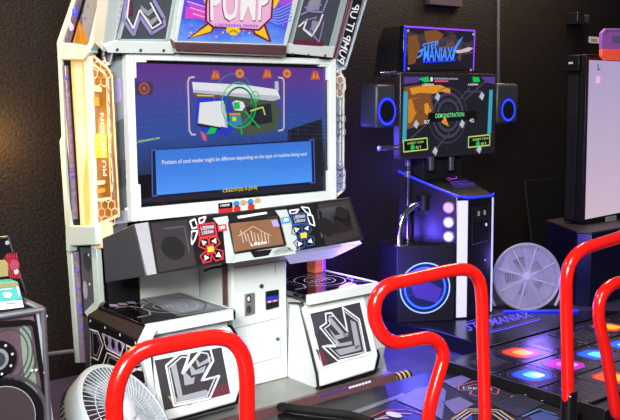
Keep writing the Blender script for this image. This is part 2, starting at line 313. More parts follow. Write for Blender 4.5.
a.area([(89.5, 85), (102, 87), (103, 92), (90, 91)], 'peach', 4); a.area([(90, 97), (100, 97), (100.5, 106), (90.3, 105)], 'warm_glass', 4); a.area([(94, 181), (106, 180), (106, 184), (94, 186)], 'peach', 4); a.area([(94.5, 190), (106, 188), (106, 192), (94.5, 194)], 'warm_glass', 4)
a.area([(91.3, 134), (107.5, 133.5), (108.5, 157.5), (92.3, 158)], 'yellow_glow', 5)  # yellow sticker, brightened by a glow in its own colour
a.text('PIU NATION', (104.5, 176), (101.5, 113), (105, 113), (108.2, 176), 'p_white', 6); a.build('honeycomb_lines', o)
# shelf block
side([(65, 226), (95.5, 226), (95.5, 245), (70, 246), (69, 252), (66, 252)], 'mint', 'shelf_block', .06, -.03, bevel=.006)
side([(95.5, 226), (107, 222), (108, 247), (95.5, 249)], 'peach', 'lit_block', .05, 0)
# lower side
side([(66.5, 252), (71, 250), (78.5, 363), (75, 363)], 'mint', 'side_strut'); side([(71, 246), (80, 246), (87, 366), (79, 366)], 'soft_black', 'led_channel', .02, .012)
b = MB(); b.tube([on(76, 252, (SX, 0, 0), NX), on(83, 362, (SX, 0, 0), NX)], .016, 'led_tube'); tb = b.build('led_tube', cab)
for q in ((77.5, 271), (78.5, 288), (79.5, 305), (80.5, 313), (81.5, 327)): b = MB(); b.dome(on(*q, (SX-.014, 0, 0), NX), .008, 'blue_led'); b.build('led_lamp', tb)
o = side([(80, 247), (91, 247), (94, 302), (84, 312)], 'dark_grey', 'vent_panel', .02, .012)
a = Art((SX+.011, 0, 0), NX); a.oval((87, 262), .045, .05, 'charcoal', 1); a.oval((85.5, 290), .03, .05, 'p_grey', 1); a.oval((90, 284), .008, .008, 'p_white', 2); a.oval((89, 255), .008, .008, 'p_white', 2); a.build('vent_hole', o)
side([(91, 247), (96, 248), (99.5, 302), (94, 303)], 'mint', 'side_post')
side([(84, 312), (94, 302), (101, 302), (92, 316), (88, 318)], 'mint', 'pod_gusset')
side([(78.5, 315), (87.5, 318), (91, 372), (85, 372)], 'charcoal', 'rear_post', .03, .01)
# upper slanted side
side([(56.6, 42), (62, 43), (86, -22), (79, -22)], 'mint', 'upper_strut'); side([(56.6, 42), (62, 42), (86, 46), (90, 52), (83, 60), (60.5, 60)], 'mint', 'side_shelf', .05, -.015, bevel=.006)
side([(62, 42), (71, 47), (91, -22), (86, -22)], 'soft_black', 'upper_led_channel', .02, .01)
b = MB(); b.tube([on(67.6, 42.5, OX, NX), on(85, -20, OX, NX)], .017, 'led_tube'); tb = b.build('led_tube', cab)
b = MB(); b.dome(on(71.2, 25, (SX-.010, 0, 0), NX), .014, 'pink_white', (1, 1.0, 2.2)); b.build('led_lamp', tb); b = MB(); b.dome(on(75, 12, (SX-.016, 0, 0), NX), .014, 'blue_led', (1, 1, 2)); b.build('led_lamp', tb)
o = side([(71, 47), (84, 49), (88, 42), (103, -22), (91, -22)], 'grey', 'upper_side_panel', .015, .015)
a = Art((SX+.014, 0, 0), NX); a.area([(78.5, 18), (71, 46), (84, 49), (87.5, 40)], 'orange_light', 1); a.area([(79, 26), (75, 43), (82, 44)], 'amber_dark', 2); a.line([(79.5, 20), (85, 44)], .012, 'amber_dark', 2)
for q in ((88, 6), (85.5, 18), (83, 12)): a.oval(q, .006, .006, 'p_dim', 2)
a.build('orange_lit_graphic', o)
side([(84, 50), (88.5, 42), (103, -22), (110, -22), (96, 40), (89, 53)], 'mint', 'upper_post', .04, -.01)
# header, leaning out
HN = Vector((0, -.893, -.45)); HO = Vector((0, -.04, 1.9))
def head(pts, m, name, th, k=0., par=cab, **kw): return px_slab(HO+HN*k, -HN, pts, th, m, name, par, **kw)
head([(103, 52), (334, 55), (353, -20), (112, -40)], 'white_grey', 'header', .12, 0., bevel=.006)
o = head([(104, 46), (116, 41), (171, 42), (175, 54), (108, 53)], 'white', 'header_rail', .05, .012)
for q in ((117, 49.5), (140.5, 50), (163.5, 50.3)): a = Art(HO+HN*.014, HN); a.oval(q, .008, .008, 'p_dim', 2); a.build('rail_screw', o)
o = head([(284, 46), (290, 44), (335, 47), (333, 58), (284, 53)], 'white', 'header_rail', .05, .012)
for q in ((292, 54), (308, 55), (325, 55.5)): a = Art(HO+HN*.014, HN); a.oval(q, .008, .008, 'p_dim', 2); a.build('rail_screw', o)
a = Art(HO+HN*.014, HN); a.line([(319, 58), (332, 58.5)], .014, 'p_black', 2); a.build('rail_slot', o)
def header_glass(q, lines, fills):
    o = head(q, 'dark_grey', 'arrow_glass', .01, .006)
    a = Art(HO+HN*.008, HN); a.line(q, .012, 'mint', 2, True)
    for pts, w, mm in lines: a.line(pts, w, mm, 4)
    for pts, mm in fills: a.area(pts, mm, 3)
    a.build('arrow_graphic', o)
zl = lambda *p: [(100+x/4.2, y/4.2) for x, y in p]
header_glass([(119, 40), (166, 40), (177, -20), (134, -20)],
    [(zl((110, -20), (95, 80), (140, 145), (165, 65), (215, 140), (270, 105), (268, 75), (225, 0)), .016, 'p_lav'), (zl((120, -10), (112, 72), (138, 118), (165, 40), (218, 118), (255, 95), (210, 10)), .008, 'p_white')],
    [(zl((110, 0), (135, 0), (135, 60), (112, 65)), 'p_dimpink'), (zl((170, 20), (200, 45), (225, 25), (225, 45), (202, 68), (170, 42)), 'p_grey'), (zl((185, 60), (210, 85), (240, 62), (243, 80), (212, 108), (188, 80)), 'p_grey')])
zr = lambda *p: [(240+x/4.2, y/4.2) for x, y in p]
header_glass([(291, 45), (329, 48), (344, -10), (306, -14)],
    [(zr((255, 60), (285, 45), (345, 50), (365, 0)), .012, 'p_lav'), (zr((245, 110), (280, 80), (265, 120), (300, 150), (330, 100), (345, 60)), .012, 'p_white'), (zr((260, 90), (320, 70), (290, 130), (330, 175), (350, 90)), .008, 'p_lav'), (zr((270, 30), (340, 20)), .01, 'p_lav')],
    [(zr((290, 0), (340, -5), (330, 40), (275, 42)), 'p_grey'), (zr((300, 85), (330, 90), (320, 130), (300, 130)), 'p_grey'), (zr((225, 165), (350, 170), (345, 195), (222, 190)), 'p_dimpink')])
# lit marquee
MK = .035
head([(174, 42.5), (287, 46), (286, 55), (176, 50.5)], 'burgundy', 'marquee_reflect_band', .05, MK+.01, bevel=.004); head([(175, 49.5), (286, 53.5), (286, 57), (176, 53)], 'cream', 'marquee_sill', .05, MK-.01)  # burgundy band paints the dark red reflection below the marquee
mq = head([(174, 43), (287, 46.5), (304, -20), (184, -24)], 'white', 'marquee', .05, MK, bevel=.004)
mh = HO+HN*MK
a = Art(mh, HN); a.area([(177, 40.5), (283, 44), (297, -20), (188, -22)], 'marquee_sky', 1); a.build('marquee_backlight', mq)
a = Art(mh, HN); zm = lambda *p: [(165+x/4.593, y/4.593) for x, y in p]
for k in range(6): a.line(zm((100+7*k, 5+k*14), (180, 30+k*12), (230, 60+k*5)), .006+.003*(k % 2), 'm_mag' if k % 2 else 'm_pink', 3); a.line(zm((580, 10+k*16), (520, 40+k*14), (460, 60+k*5)), .006, 'm_sky', 3)
a.area(zm((95, 30), (170, 45), (200, 80), (90, 85)), 'm_mag', 2)
for k in range(24): a.oval(zm((random.uniform(90, 560), random.uniform(110, 180)))[0], .006, .006, random.choice(['m_pink', 'm_sky', 'm_mag']), 2)
a.area(zm((240, 95), (195, 100), (95, 180), (215, 148)), 'm_mar', 4); a.area(zm((222, 104), (196, 112), (112, 172), (208, 142)), 'm_yel', 5)
a.area(zm((395, 130), (455, 92), (488, 192), (470, 190), (405, 158)), 'm_mar', 4); a.area(zm((405, 132), (446, 104), (474, 182), (414, 150)), 'm_yel', 5)
a.area(zm((170, -10), (225, -10), (250, 60), (225, 95), (205, 60)), 'm_yel', 4); a.area(zm((470, 0), (540, -30), (500, 40)), 'm_yel', 4); a.line(zm((470, 5), (540, -30)), .006, 'm_mar', 5)
a.area(zm((180, 20), (190, -60), (500, -60), (490, 80), (430, 140), (215, 128), (180, 95)), 'm_mar', 6)
a.area(zm((190, 20), (200, -60), (490, -60), (480, 78), (425, 130), (222, 118), (190, 92)), 'm_pink', 7)
a.text('PUMP', *zm((196, -70), (482, -70), (474, 98), (198, 98)), 'm_mar', 8); a.text('PUMP', *zm((202, -74), (478, -74), (470, 92), (204, 92)), 'm_white', 9)
a.area(zm((280, 122), (335, 124), (342, 140), (320, 160), (298, 158), (275, 138)), 'm_yel', 8); a.line(zm((290, 145), (310, 135), (328, 147)), .006, 'm_dyel', 9)
a.scribble(14, *zm((225, 104), (425, 110), (425, 124), (225, 118)), 'm_vio', 9)
a.build('marquee_art', mq)
# clear upright wings with lettering
def wing(pts, x, name, letters, edge):
    o = px_slab((x, 0, 0), NX, pts, .008, 'clear_dim', name, cab, bevel=0)
    a = Art((x-.001, 0, 0), NX); a.line(pts, .016, edge, 2, True)
    return o, a
o, a = wing([(333.5, 61), (338.6, 70), (345.5, 68), (351, 51), (363, 11), (371, -15), (356, -20), (350, 0)], .70, 'lettered_wing', 1, 'p_lightgrey')
a.area([(337, 61), (341, 66), (344.5, 64), (349, 50), (366, -12), (357, -14)], 'p_black', 1); a.line([(334.5, 58), (352, -4)], .012, 'p_red', 3)
a.text('PUMP IT UP', (344.0, 65.0), (360.5, 5), (353.5, 4), (337.6, 60), 'p_white', 4); a.build('wing_lettering', o)
o, a = wing([(104, 56), (107, 64.5), (110.5, 63), (112.5, 52), (128, -20), (112, -20)], SX+.03, 'lettered_wing', 0, 'p_lightgrey')
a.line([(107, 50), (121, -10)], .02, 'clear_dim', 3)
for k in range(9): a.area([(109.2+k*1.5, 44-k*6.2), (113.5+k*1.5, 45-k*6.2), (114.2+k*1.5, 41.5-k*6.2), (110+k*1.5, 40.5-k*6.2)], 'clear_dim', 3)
a.build('wing_lettering', o)
# right honeycomb strip
hp = [(332, 73), (335, 71), (340, 71.5), (345, 80), (343.8, 94), (343.5, 167), (345, 175), (343.5, 190), (337, 195.5), (332.5, 193), (331.5, 180)]
o = px_slab((.69, 0, 0), NX, hp, .008, 'clear_dim', 'honeycomb_strip', cab, bevel=0)
a = Art((.688, 0, 0), NX); a.line(hp, .016, 'cream', 2, True)
hexes(335, 80, 4.4, 3, 2, 'peach', .006); hexes(334.6, 112, 4.4, 5, 2, 'p_grey', .006); hexes(334.6, 166, 4.4, 4, 2, 'p_lav', .007); a.line([(341, 100), (340.5, 165)], .012, 'cream', 3); a.build('honeycomb_lines', o)
# console
KN = Vector((0, -.839, .544)); KO = Vector((0, -.2, 1.094))
fr = [on(*q, KO, KN) for q in ((133.5, 224), (350, 197), (364, 240), (146, 276))]
bl = [Vector((fr[0].x-.055, .02, .975)), Vector((fr[1].x, .02, 1.02)), Vector((fr[2].x-.04, .0, .80)), Vector((fr[3].x-.035, .0, .755))]
b = MB(); vs = [b.bm.verts.new(p) for p in fr+bl]
for idx, mm in (((0, 1, 2, 3), 'brown_black'), ((4, 7, 6, 5), 'black'), ((0, 4, 5, 1), 'black'), ((3, 2, 6, 7), 'black'), ((0, 3, 7, 4), 'charcoal'), ((1, 5, 6, 2), 'charcoal')):
    b.bm.faces.new([vs[i] for i in idx]).material_index = b.mi(mm)
con = b.build('console', cab, .004)
a = Art(KO, KN); zk = lambda *p: [(180+x/4.133, 200+y/4.133) for x, y in p]
a.area([(134.5, 224.2), (148, 222.2), (156.5, 273.8), (147, 275.5)], 'p_grey', 1); a.build('corner_strip', con)
def grille(q, cones, name):
    a = Art(KO, KN); a.area(q, 'grille_dark', 1)
    for c, r in cones: a.oval(c, r, r, 'p_black', 2)
    a.line(q, .006, 'p_black', 3, True); return a
a = grille([(150, 223), (187.5, 218.5), (197, 266), (158, 273)], [((173, 248), .062)], 'g'); a.line([(164, 229), (184, 226.5), (189, 252)], .008, 'p_dim', 2); a.build('speaker_grille', con)
a = grille([(317, 203), (349.5, 199), (361.5, 237.5), (325, 246.5)], [((326, 227), .058), ((341.5, 213), .042)], 'g'); a.area([(317, 209), (347, 205), (353, 230), (321, 238)], 'p_dim', 1); a.build('speaker_grille', con)
a = Art(KO, KN)
a.area([(188, 219), (317, 203), (325, 246.5), (197, 266)], 'black', 1)
a.area(zk((135, 76), (196, 66), (200, 85), (225, 222), (228, 260), (190, 262), (178, 130)), 'white_grey', 2); a.area(zk((392, 44), (440, 40), (470, 120), (497, 205), (385, 232), (380, 215), (437, 190), (410, 70)), 'white_grey', 2)
a.area(zk((228, 225), (436, 192), (470, 205), (480, 222), (200, 262)), 'white_grey', 2); a.area(zk((290, 215), (380, 204), (365, 230), (305, 240)), 'p_black', 3)
a.area(zk((235, 68), (355, 50), (360, 58), (240, 78)), 'p_white', 3); a.area(zk((196, 66), (380, 44), (395, 66), (200, 90)), 'p_black', 2)
a.build('control_panel', con)
for cx, name, bc, dkc, sgn in ((0, 'l', 'p_red', 'p_dkred', 1), (1, 'r', 'p_blue', 'p_navy', -1)):
    a = Art(KO, KN); q = (lambda *p: zk(*p)) if not cx else (lambda *p: zk(*[(x+380, y-52) for x, y in p]))
    if not cx:
        a.area(q((70, 105), (140, 96), (150, 148), (80, 158)), dkc, 4); a.line(q((70, 105), (140, 96), (150, 148), (80, 158)), .008, bc, 5, True); a.scribble(7, *q((82, 112), (138, 105), (139, 121), (84, 128)), 'p_lightgrey', 6); a.scribble(6, *q((86, 132), (136, 125), (138, 139), (88, 146)), 'p_lightgrey', 6)
    else:
        a.area(zk((455, 62), (520, 56), (526, 98), (462, 104)), dkc, 4); a.line(zk((455, 62), (520, 56), (526, 98), (462, 104)), .008, bc, 5, True); a.scribble(7, *zk((466, 68), (514, 62), (516, 75), (468, 82)), 'p_lightgrey', 6); a.scribble(6, *zk((470, 85), (516, 80), (517, 91), (472, 97)), 'p_lightgrey', 6)
    C0 = (123, 207) if not cx else (507, 150)
    tri = [((80, 163), (150, 152), (176, 245), (95, 262))] if not cx else [((462, 110), (530, 102), (552, 186), (482, 204))]
    t = tri[0]
    for k in range(4):
        A_, B_ = t[k], t[(k+1) % 4]; mid = ((A_[0]+B_[0])/2*.45+C0[0]*.55, (A_[1]+B_[1])/2*.45+C0[1]*.55)
        a.line(zk(A_, C0), .014, bc, 4)
    for k in range(4):
        A_ = t[k]; v = (A_[0]-C0[0], A_[1]-C0[1]); n_ = (-v[1]*.42, v[0]*.42); s_ = lambda f, g: (C0[0]+v[0]*f+n_[0]*g, C0[1]+v[1]*f+n_[1]*g)
        a.line(zk(s_(.98, 0), s_(.7, .95), s_(.22, .5), s_(.22, -.5), s_(.7, -.95)), .006, bc, 5, True)
        a.area(zk(s_(.92, 0), s_(.62, .62), s_(.42, .1), s_(.42, -.1), s_(.62, -.62)), 'p_black', 6); a.area(zk(s_(.84, 0), s_(.52, .42), s_(.52, -.42)), 'p_white', 7)
    a.area(zk((C0[0]-13, C0[1]-9), (C0[0]+12, C0[1]-13), (C0[0]+14, C0[1]+8), (C0[0]-11, C0[1]+12)), 'p_yellow', 8)
    if not cx: a.area(zk((152, 106), (188, 101), (192, 128), (157, 134)), bc, 5); a.scribble(4, *zk((158, 112), (184, 108), (186, 120), (161, 125)), 'p_white', 6)
    else: a.area(zk((415, 75), (448, 70), (455, 95), (420, 100)), 'p_cyan', 5); a.scribble(4, *zk((420, 80), (446, 76), (449, 89), (424, 94)), 'p_white', 6)
    # white printed ribbons
    for r_ in (((40, 90), (60, 80), (72, 112), (50, 120)), ((78, 78), (105, 70), (96, 92), (80, 98)), ((45, 132), (72, 128), (60, 165), (48, 185))) if not cx else (((452, 45), (490, 40), (478, 55), (456, 60)), ((500, 30), (530, 34), (540, 62), (520, 52)), ((522, 62), (546, 66), (556, 108), (536, 100))):
        a.line(zk(*r_), .008, 'p_white', 3, True)
    a.build('arrow_keypad', con)
b = MB(); q = [on(*p, KO+KN*.006, KN) for p in zk((196, 92), (407, 68), (437, 188), (222, 222))]; b.prism(q, KN*.012, 'black'); mon = b.build('small_monitor', con, .004)
a = Art(KO+KN*.0185, KN); mat('brown_glass', (118, 84, 62), .12, emit=(120, 80, 55), es=.12, var=.12, scale=8); a.area(zk((206, 98), (402, 76), (428, 183), (228, 214)), 'brown_glass', 1)
for k in range(9): a.line(zk((250+k*14, 128+(k % 3)*6), (262+k*13, 178-(k % 2)*8)), .006, 'p_tan' if k % 2 else 'p_grey', 2)
a.line(zk((240, 150), (300, 110), (375, 150)), .004, 'p_tan', 3); a.scribble(5, *zk((290, 180), (360, 171), (361, 182), (291, 192)), 'p_white', 3); a.area(zk((375, 85), (400, 82), (412, 110), (385, 112)), 'p_lav', 2); a.build('small_monitor_picture', mon)
# stickers on lower frame
a = Art((0, -.021, 0), NY); a.area(zk((157, 14), (216, 8), (217, 32), (158, 37)), 'p_black', 1); a.area(zk((158, 36), (217, 31), (217, 50), (158, 56)), 'p_red', 1); a.scribble(6, *zk((165, 19), (205, 15), (205, 24), (165, 28)), 'p_white', 2)
a.area(zk((217, 10), (335, -6), (336, 14), (217, 30)), 'p_lightgrey', 1); a.area(zk((217, 30), (336, 14), (337, 36), (218, 50)), 'p_yellow', 1)
for k in range(4): a.oval(zk((235+k*29, 37-k*4))[0], .022, .02, ('p_red', 'p_white')[k % 2], 2); a.oval(zk((232+k*29, 15-k*4))[0], .02, .016, ('p_cyan', 'p_tan')[k % 2], 2)
a.build('warning_stickers', cab)
# underside skirt
b = MB(); b.prism([P(286, 256, 'y', -.2), P(362, 243.5, 'y', -.2), P(345, 252, 'y', -.1), P(332, 258, 'y', -.05), P(290, 264, 'y', -.1)], (0, .03, .02), 'lav_white'); lab(b.build('console_skirt', cab), 'lavender lit underside skirt of the console')  # white panel; the purple light on it is put in as lavender glow
# central column
WYF = -.138
cx0, cx1 = P(233, 330, 'y', WYF).x, P(287.3, 330, 'y', WYF).x
b = MB(); b.box(cx0, cx1, WYF, .2, .092, .86, 'white'); col = b.build('coin_column', cab, .008)
b = MB(); b.box(cx0-.012, cx0-.002, -.10, -.06, .45, .85, 'burgundy'); lab(b.build('column_side_strip', cab), 'burgundy strip on the left of the coin column'); b = MB(); b.box(cx1+.002, cx1+.02, -.10, -.04, .45, .85, 'burgundy'); lab(b.build('column_side_strip', cab), 'burgundy strip on the right of the coin column')  # plain burgundy strips beside the coin column, without glow
wf = (0, WYF, 0)
def cpl(pts, m, name, th=.012): return px_slab(wf, NY, pts, th, m, name, col, bevel=.002)
zw = lambda *p: [(205+x/5.253, 250+y/5.253) for x, y in p]; zv = lambda *p: [(205+x/5.253, 315+y/5.253) for x, y in p]
o = cpl(zw((205, 232), (255, 222), (257, 330), (207, 345)), 'steel', 'coin_mech'); a = Art((0, WYF-.012, 0), NY); a.oval(zw((230, 256))[0], .016, .022, 'charcoal', 1); a.oval(zw((230, 312))[0], .016, .022, 'charcoal', 1); a.oval(zw((228, 256))[0], .008, .012, 'p_white', 2); a.build('coin_slot', o)
o = cpl(zw((316, 217), (382, 206), (383, 296), (318, 313)), 'black', 'bill_acceptor'); a = Art((0, WYF-.012, 0), NY); a.area(zw((316, 248), (386, 235), (386, 260), (317, 272)), 's_royal', 1); a.area(zw((320, 270), (386, 258), (386, 268), (322, 280)), 's_pink', 2); a.area(zw((330, 268), (345, 266), (345, 274), (330, 277)), 's_white', 3); a.area(zw((358, 263), (372, 261), (372, 269), (358, 271)), 's_white', 3); a.build('bill_slot_light', o)
a = Art(wf, NY)
for q in ([*zv((157, 70), (400, 12), (395, 220), (160, 280))],): a.line(q, .004, 'p_grey', 1, True)
a.line(zw((152, 95), (437, 52)), .006, 'p_grey', 1); a.oval(zw((368, 98))[0], .003, .03, 'p_grey', 1); a.oval(zv((160, 290))[0], .004, .004, 'p_grey', 1); a.build('coin_door_seam', col)
for q in (zw((293, 188))[0], zv((379, 125))[0]):
    b = MB(); p = on(*q, wf, NY); b.cyl(p, p+Vector((0, -.01, 0)), .012, 'silver', 16); b.cyl(p+Vector((0, -.01, 0)), p+Vector((0, -.012, 0)), .005, 'black', 10); b.build('lock', col)
# white back panels behind the pods
b = MB(); b.box(-.52, cx0-.003, .19, .21, .5, .95, 'white'); lab(b.build('back_panel', cab, .004), 'white panel above the left pod')
px_slab((0, .10, 0), NY, [(209, 272), (228, 268), (228, 306), (211, 300)], -.02, 'mint', 'pipe_cover', cab)
b = MB(); b.tube(smooth_path([P(204, 271, 'y', -.2), P(212, 268, 'y', -.22), P(226, 266, 'y', -.23)], 4), .007, 'black'); b.build('cable', cab)
b = MB(); b.box(cx1+.03, .42, .19, .21, .58, .90, 'cream'); b.build('back_panel', cab, .004)
b = MB(); p0, p1 = P(315, 255, 'y', .12), P(323, 279, 'y', .12); b.box(p0.x, p1.x, .12, .2, .598, .86, 'orange_post'); lab(b.build('lit_post', cab, .004), 'orange lit post beside the right pod'); b = MB(); b.box(p1.x+.004, p1.x+.03, .13, .2, .60, .86, 'violet'); b.build('violet_light_strip', cab)
# pods
DN = Vector((0, -.925, .38)); DO = Vector((0, -.30, .50))
def pod(xa, xb, right):
    tz = .60
    # carcass
    b = MB(); prof = [(-.30, .50), (-.40, .23), (-.36, .092), (.20, .092), (.20, .545), (-.30, .545)]
    b.prism([(xa+.02, y, z) for y, z in prof], (xb-xa-.04, 0, 0), 'white_grey'); body = b.build('pod', cab, .006)
    b = MB(); b.box(xa, xb, -.345, -.315, tz-.055, tz, 'white'); b.box(xb-.02, xb, -.345, .2, tz-.055, tz, 'white'); b.box(xa, xb-.02, -.315, .2, tz-.03, tz-.004, 'gloss_black'); top = b.build('top_slab', body, .004)
    a = Art((0, 0, tz-.004), (0, 0, 1))
    def L(u, v): return Vector((xa+(xb-xa)*u, -.345+.545*v, tz-.0035))
    def ar(pts, m, k=1):
        a.poly([L(*q)+Vector((0, 0, .0012*k)) for q in pts], m)
    def ln(pts, w, m, k=2, closed=False):
        q = [L(*p)+Vector((0, 0, .0012*k)) for p in pts]
        if closed: q.append(q[0])
        for s, e in zip(q, q[1:]):
            d = (e-s).normalized(); n = Vector((-d.y, d.x, 0))*w/2; a.poly([s-n, e-n, e+n, s+n], m)
    if not right: ar([(.4, .1), (.97, .06), (.97, 1), (.5, 1)], 'grey', 2); ar([(.5, .2), (.9, .14), (.9, .9), (.55, .9)], 'p_grey', 3)  # grey patches paint the white panel's reflection on the left glass
    for r in (.36, .28, .17): ln([(.55+r*math.cos(t*math.pi/12), .5+r*math.sin(t*math.pi/12)) for t in range(24)], .006, 'p_lightgrey' if r < .3 else 'p_dim', 5, True)
    for i in range(5): ln([(.45+.05*i, .44), (.47+.05*i, .56)], .008, 'p_lightgrey', 5)
    ln([(.06, .3), (.2, .3), (.28, .45), (.28, .6), (.2, .75), (.06, .75)], .007, 'p_lightgrey', 5); ln([(.9, .12), (.8, .25), (.85, .4), (.97, .42)], .006, 'p_grey', 5)
    for i in range(3): ar([(.06+.1*i, .84), (.13+.1*i, .78), (.16+.1*i, .9), (.09+.1*i, .94)], 'p_lav', 5)
    a.build('top_glass', top)
    return body
lp = pod(-.765, -.268, False); rp = pod(.205, .742, True)
lab(lp, 'left pod with black patterned side'); lab(rp, 'right pod with plain white side')
# pod doors
zd = lambda *p: [(200+x/2.8, 270+y/2.8) for x, y in p]; ze = lambda *p: [(300+x/4, 290+y/4) for x, y in p]; zf = lambda *p: [(145+x/4.94, 335+y/4.94) for x, y in p]
def door(body, outline, inner, window, art):
    px_slab(DO-DN*.012, -DN, outline, .03, 'black', 'door_gasket', body, bevel=.006); d = px_slab(DO+DN*.012, -DN, inner, .03, 'white', 'door', body, bevel=.008)
    w = px_slab(DO+DN*.016, -DN, window, .008, 'smoked', 'window', d, bevel=.001); a = Art(DO+DN*.017, DN); art(a); a.build('arrow_graphic', w)
def art_r(a):
    a.line(ze((37, 93), (240, 46), (287, 246), (90, 310)), .008, 'p_white', 1, True)
    out = [(168, 68), (236, 118), (264, 258), (150, 284), (88, 226), (142, 226), (78, 150), (104, 132), (100, 95), (124, 92), (188, 166)]
    a.line(ze(*out), .009, 'p_white', 3, True)
    out2 = [((x-168)*.86+173, (y-180)*.87+181) for x, y in out]; a.line(ze(*out2), .007, 'p_lightgrey', 4, True)
    for q in (((108, 120), (125, 112), (180, 178), (195, 172), (190, 186), (172, 192)), ((112, 150), (140, 182), (188, 172), (192, 186), (140, 200)), ((130, 178), (160, 214), (206, 204), (208, 218), (150, 228)), ((200, 120), (222, 130), (244, 240), (222, 246)), ((140, 240), (238, 218), (242, 240), (160, 262))): a.area(ze(*q), 'p_grey', 2)
    a.area(ze((45, 100), (90, 90), (98, 130), (60, 190)), 'p_dim', 1); a.area(ze((60, 235), (92, 245), (110, 295), (90, 305)), 'p_dimpink', 1)
def art_l(a):
    out = [(172, 92), (102, 152), (142, 350), (318, 312), (366, 202), (284, 224), (336, 128), (322, 72), (282, 66), (182, 190), (218, 92)]
    a.line(zf(*out), .010, 'p_white', 3, True)
    a.line(zf(*[((x-240)*.87+236, (y-210)*.88+214) for x, y in out]), .007, 'p_lightgrey', 4, True)
    for q in (((125, 150), (150, 130), (185, 300), (300, 270), (320, 285), (300, 300), (165, 328)), ((185, 170), (230, 215), (245, 205), (240, 240), (195, 250)), ((215, 135), (250, 175), (300, 150), (290, 185), (228, 200)), ((240, 100), (270, 140), (325, 105), (322, 130), (260, 160))): a.area(zf(*q), 'p_grey', 2)
    for k in range(5): a.line(zf((330+k*10, 95+k*5), (380+k*3, 280-k*8)), .004, 'p_dim', 1)
    a.area(zf((340, 250), (410, 240), (418, 285), (300, 320)), 'p_dimpink', 1); a.area(zf((110, 300), (140, 345), (230, 345), (225, 325)), 'p_olive', 1)
door(rp, [(301, 302), (362, 292), (366, 296), (380.5, 356), (377, 373), (320, 389), (318, 374)], [(304, 307), (307, 303.5), (362, 293.8), (365, 297), (378.3, 355), (375, 370), (322, 386), (321, 372)], ze((35, 93), (242, 45), (288, 246), (90, 311)), art_r)
door(lp, [(150, 352), (153, 340), (232, 324), (238, 334), (243, 388), (238, 404), (166, 424), (155, 400)], [(152, 354), (156, 341.5), (230, 326.5), (235, 334), (240.5, 388), (236, 402), (167, 421), (157.5, 398)], zf((48, 125), (378, 60), (421, 288), (98, 372)), art_l)
yf = P(142, 348, 'x', -.815).y-.012; yf2 = min(yf, -.352)
px_slab((0, yf2, 0), (0, 1, 0), [(140, 343), (147.5, 328), (151, 326.5), (157, 330), (150, 346), (153, 372), (160, 421), (153, 421), (145.5, 372), (140.5, 351)], .03, 'white', 'corner_post', lp, bevel=.004)
# right pod's white side cheek + trim
b = MB(); pts = [P(*q, 'x', .215) for q in ((289.5, 303), (301.5, 307), (318, 373), (315, 389), (286.5, 377))]; b.prism(pts, (.02, 0, 0), 'white'); ck = b.build('side_cheek', rp, .006)
b = MB(); b.tube(smooth_path([p+Vector((-.004, 0, 0)) for p in (pts[0], P(300, 303.5, 'x', .215), pts[1], P(310, 340, 'x', .215), pts[2], pts[3], pts[4])], 5), .006, 'black', 8); b.build('black_edging', ck)
b = MB(); b.prism([P(*q, 'y', -.2) for q in ((366, 300), (372, 300), (388, 374), (380, 377))], (0, .2, 0), 'white'); b.build('rear_cheek', rp, .005)
# left pod side
o = px_slab((-.815, 0, 0), NX, [(88.5, 326), (141, 351), (143.4, 406), (92, 388)], .06, 'gloss_black', 'patterned_side', lp, bevel=.002)
a = Art((-.816, 0, 0), NX); zs = lambda *p: [(85+x/6, 290+y/6) for x, y in p]
a.line(zs((30, 235), (80, 250), (110, 330), (80, 420), (40, 400)), .008, 'p_white', 2, True); a.line(zs((48, 255), (74, 262), (96, 330), (72, 395), (52, 385)), .005, 'p_grey', 2, True)
a.area(zs((105, 255), (240, 320), (215, 395), (130, 350)), 'p_lav', 1)
for k in range(3): a.oval(zs((132+k*40, 305+k*18))[0], .020, .026, 'p_black', 3)
a.line(zs((105, 255), (240, 320), (215, 395), (130, 350)), .008, 'p_white', 2, True)
a.line(zs((135, 375), (235, 425), (225, 500), (110, 450)), .008, 'p_white', 2, True); a.line(zs((150, 400), (220, 435), (215, 480), (135, 440)), .006, 'p_grey', 2, True); a.line(zs((250, 330), (330, 370), (345, 480), (260, 470)), .008, 'p_white', 2, True); a.line(zs((270, 360), (320, 385), (330, 450), (280, 450)), .006, 'p_grey', 2, True); a.line(zs((260, 500), (350, 460), (370, 560), (290, 600)), .008, 'p_white', 2, True)
a.build('white_line_graphic', o)
px_slab((-.82, 0, 0), NX, [(87.5, 315), (141, 341.5), (141, 351), (88, 326.5)], .06, 'gloss_black', 'screw_band', lp, bevel=.002)
b = MB(); v = [on(*q, (-.822, 0, 0), NX) for q in ((87.5, 315), (141, 341.5))]; w = [P(148.5, 328.5, 'x', -.768), P(97, 309, 'x', -.768)]; b.prism([v[0], v[1], w[0], w[1]], (0, 0, -.015), 'matte_black'); ld = b.build('speckled_ledge', lp, .002)
for q in zs((122, 225), (212, 270), (306, 318), (35, 185)): a = Art((-.8205, 0, 0), NX); a.oval(q, .007, .007, 'p_white', 2); a.build('screw', lp)
b = MB(); b.tube([P(90, 330, 'x', -.83), P(91, 372, 'x', -.83)], .006, 'chrome', 8); b.build('rod', lp)
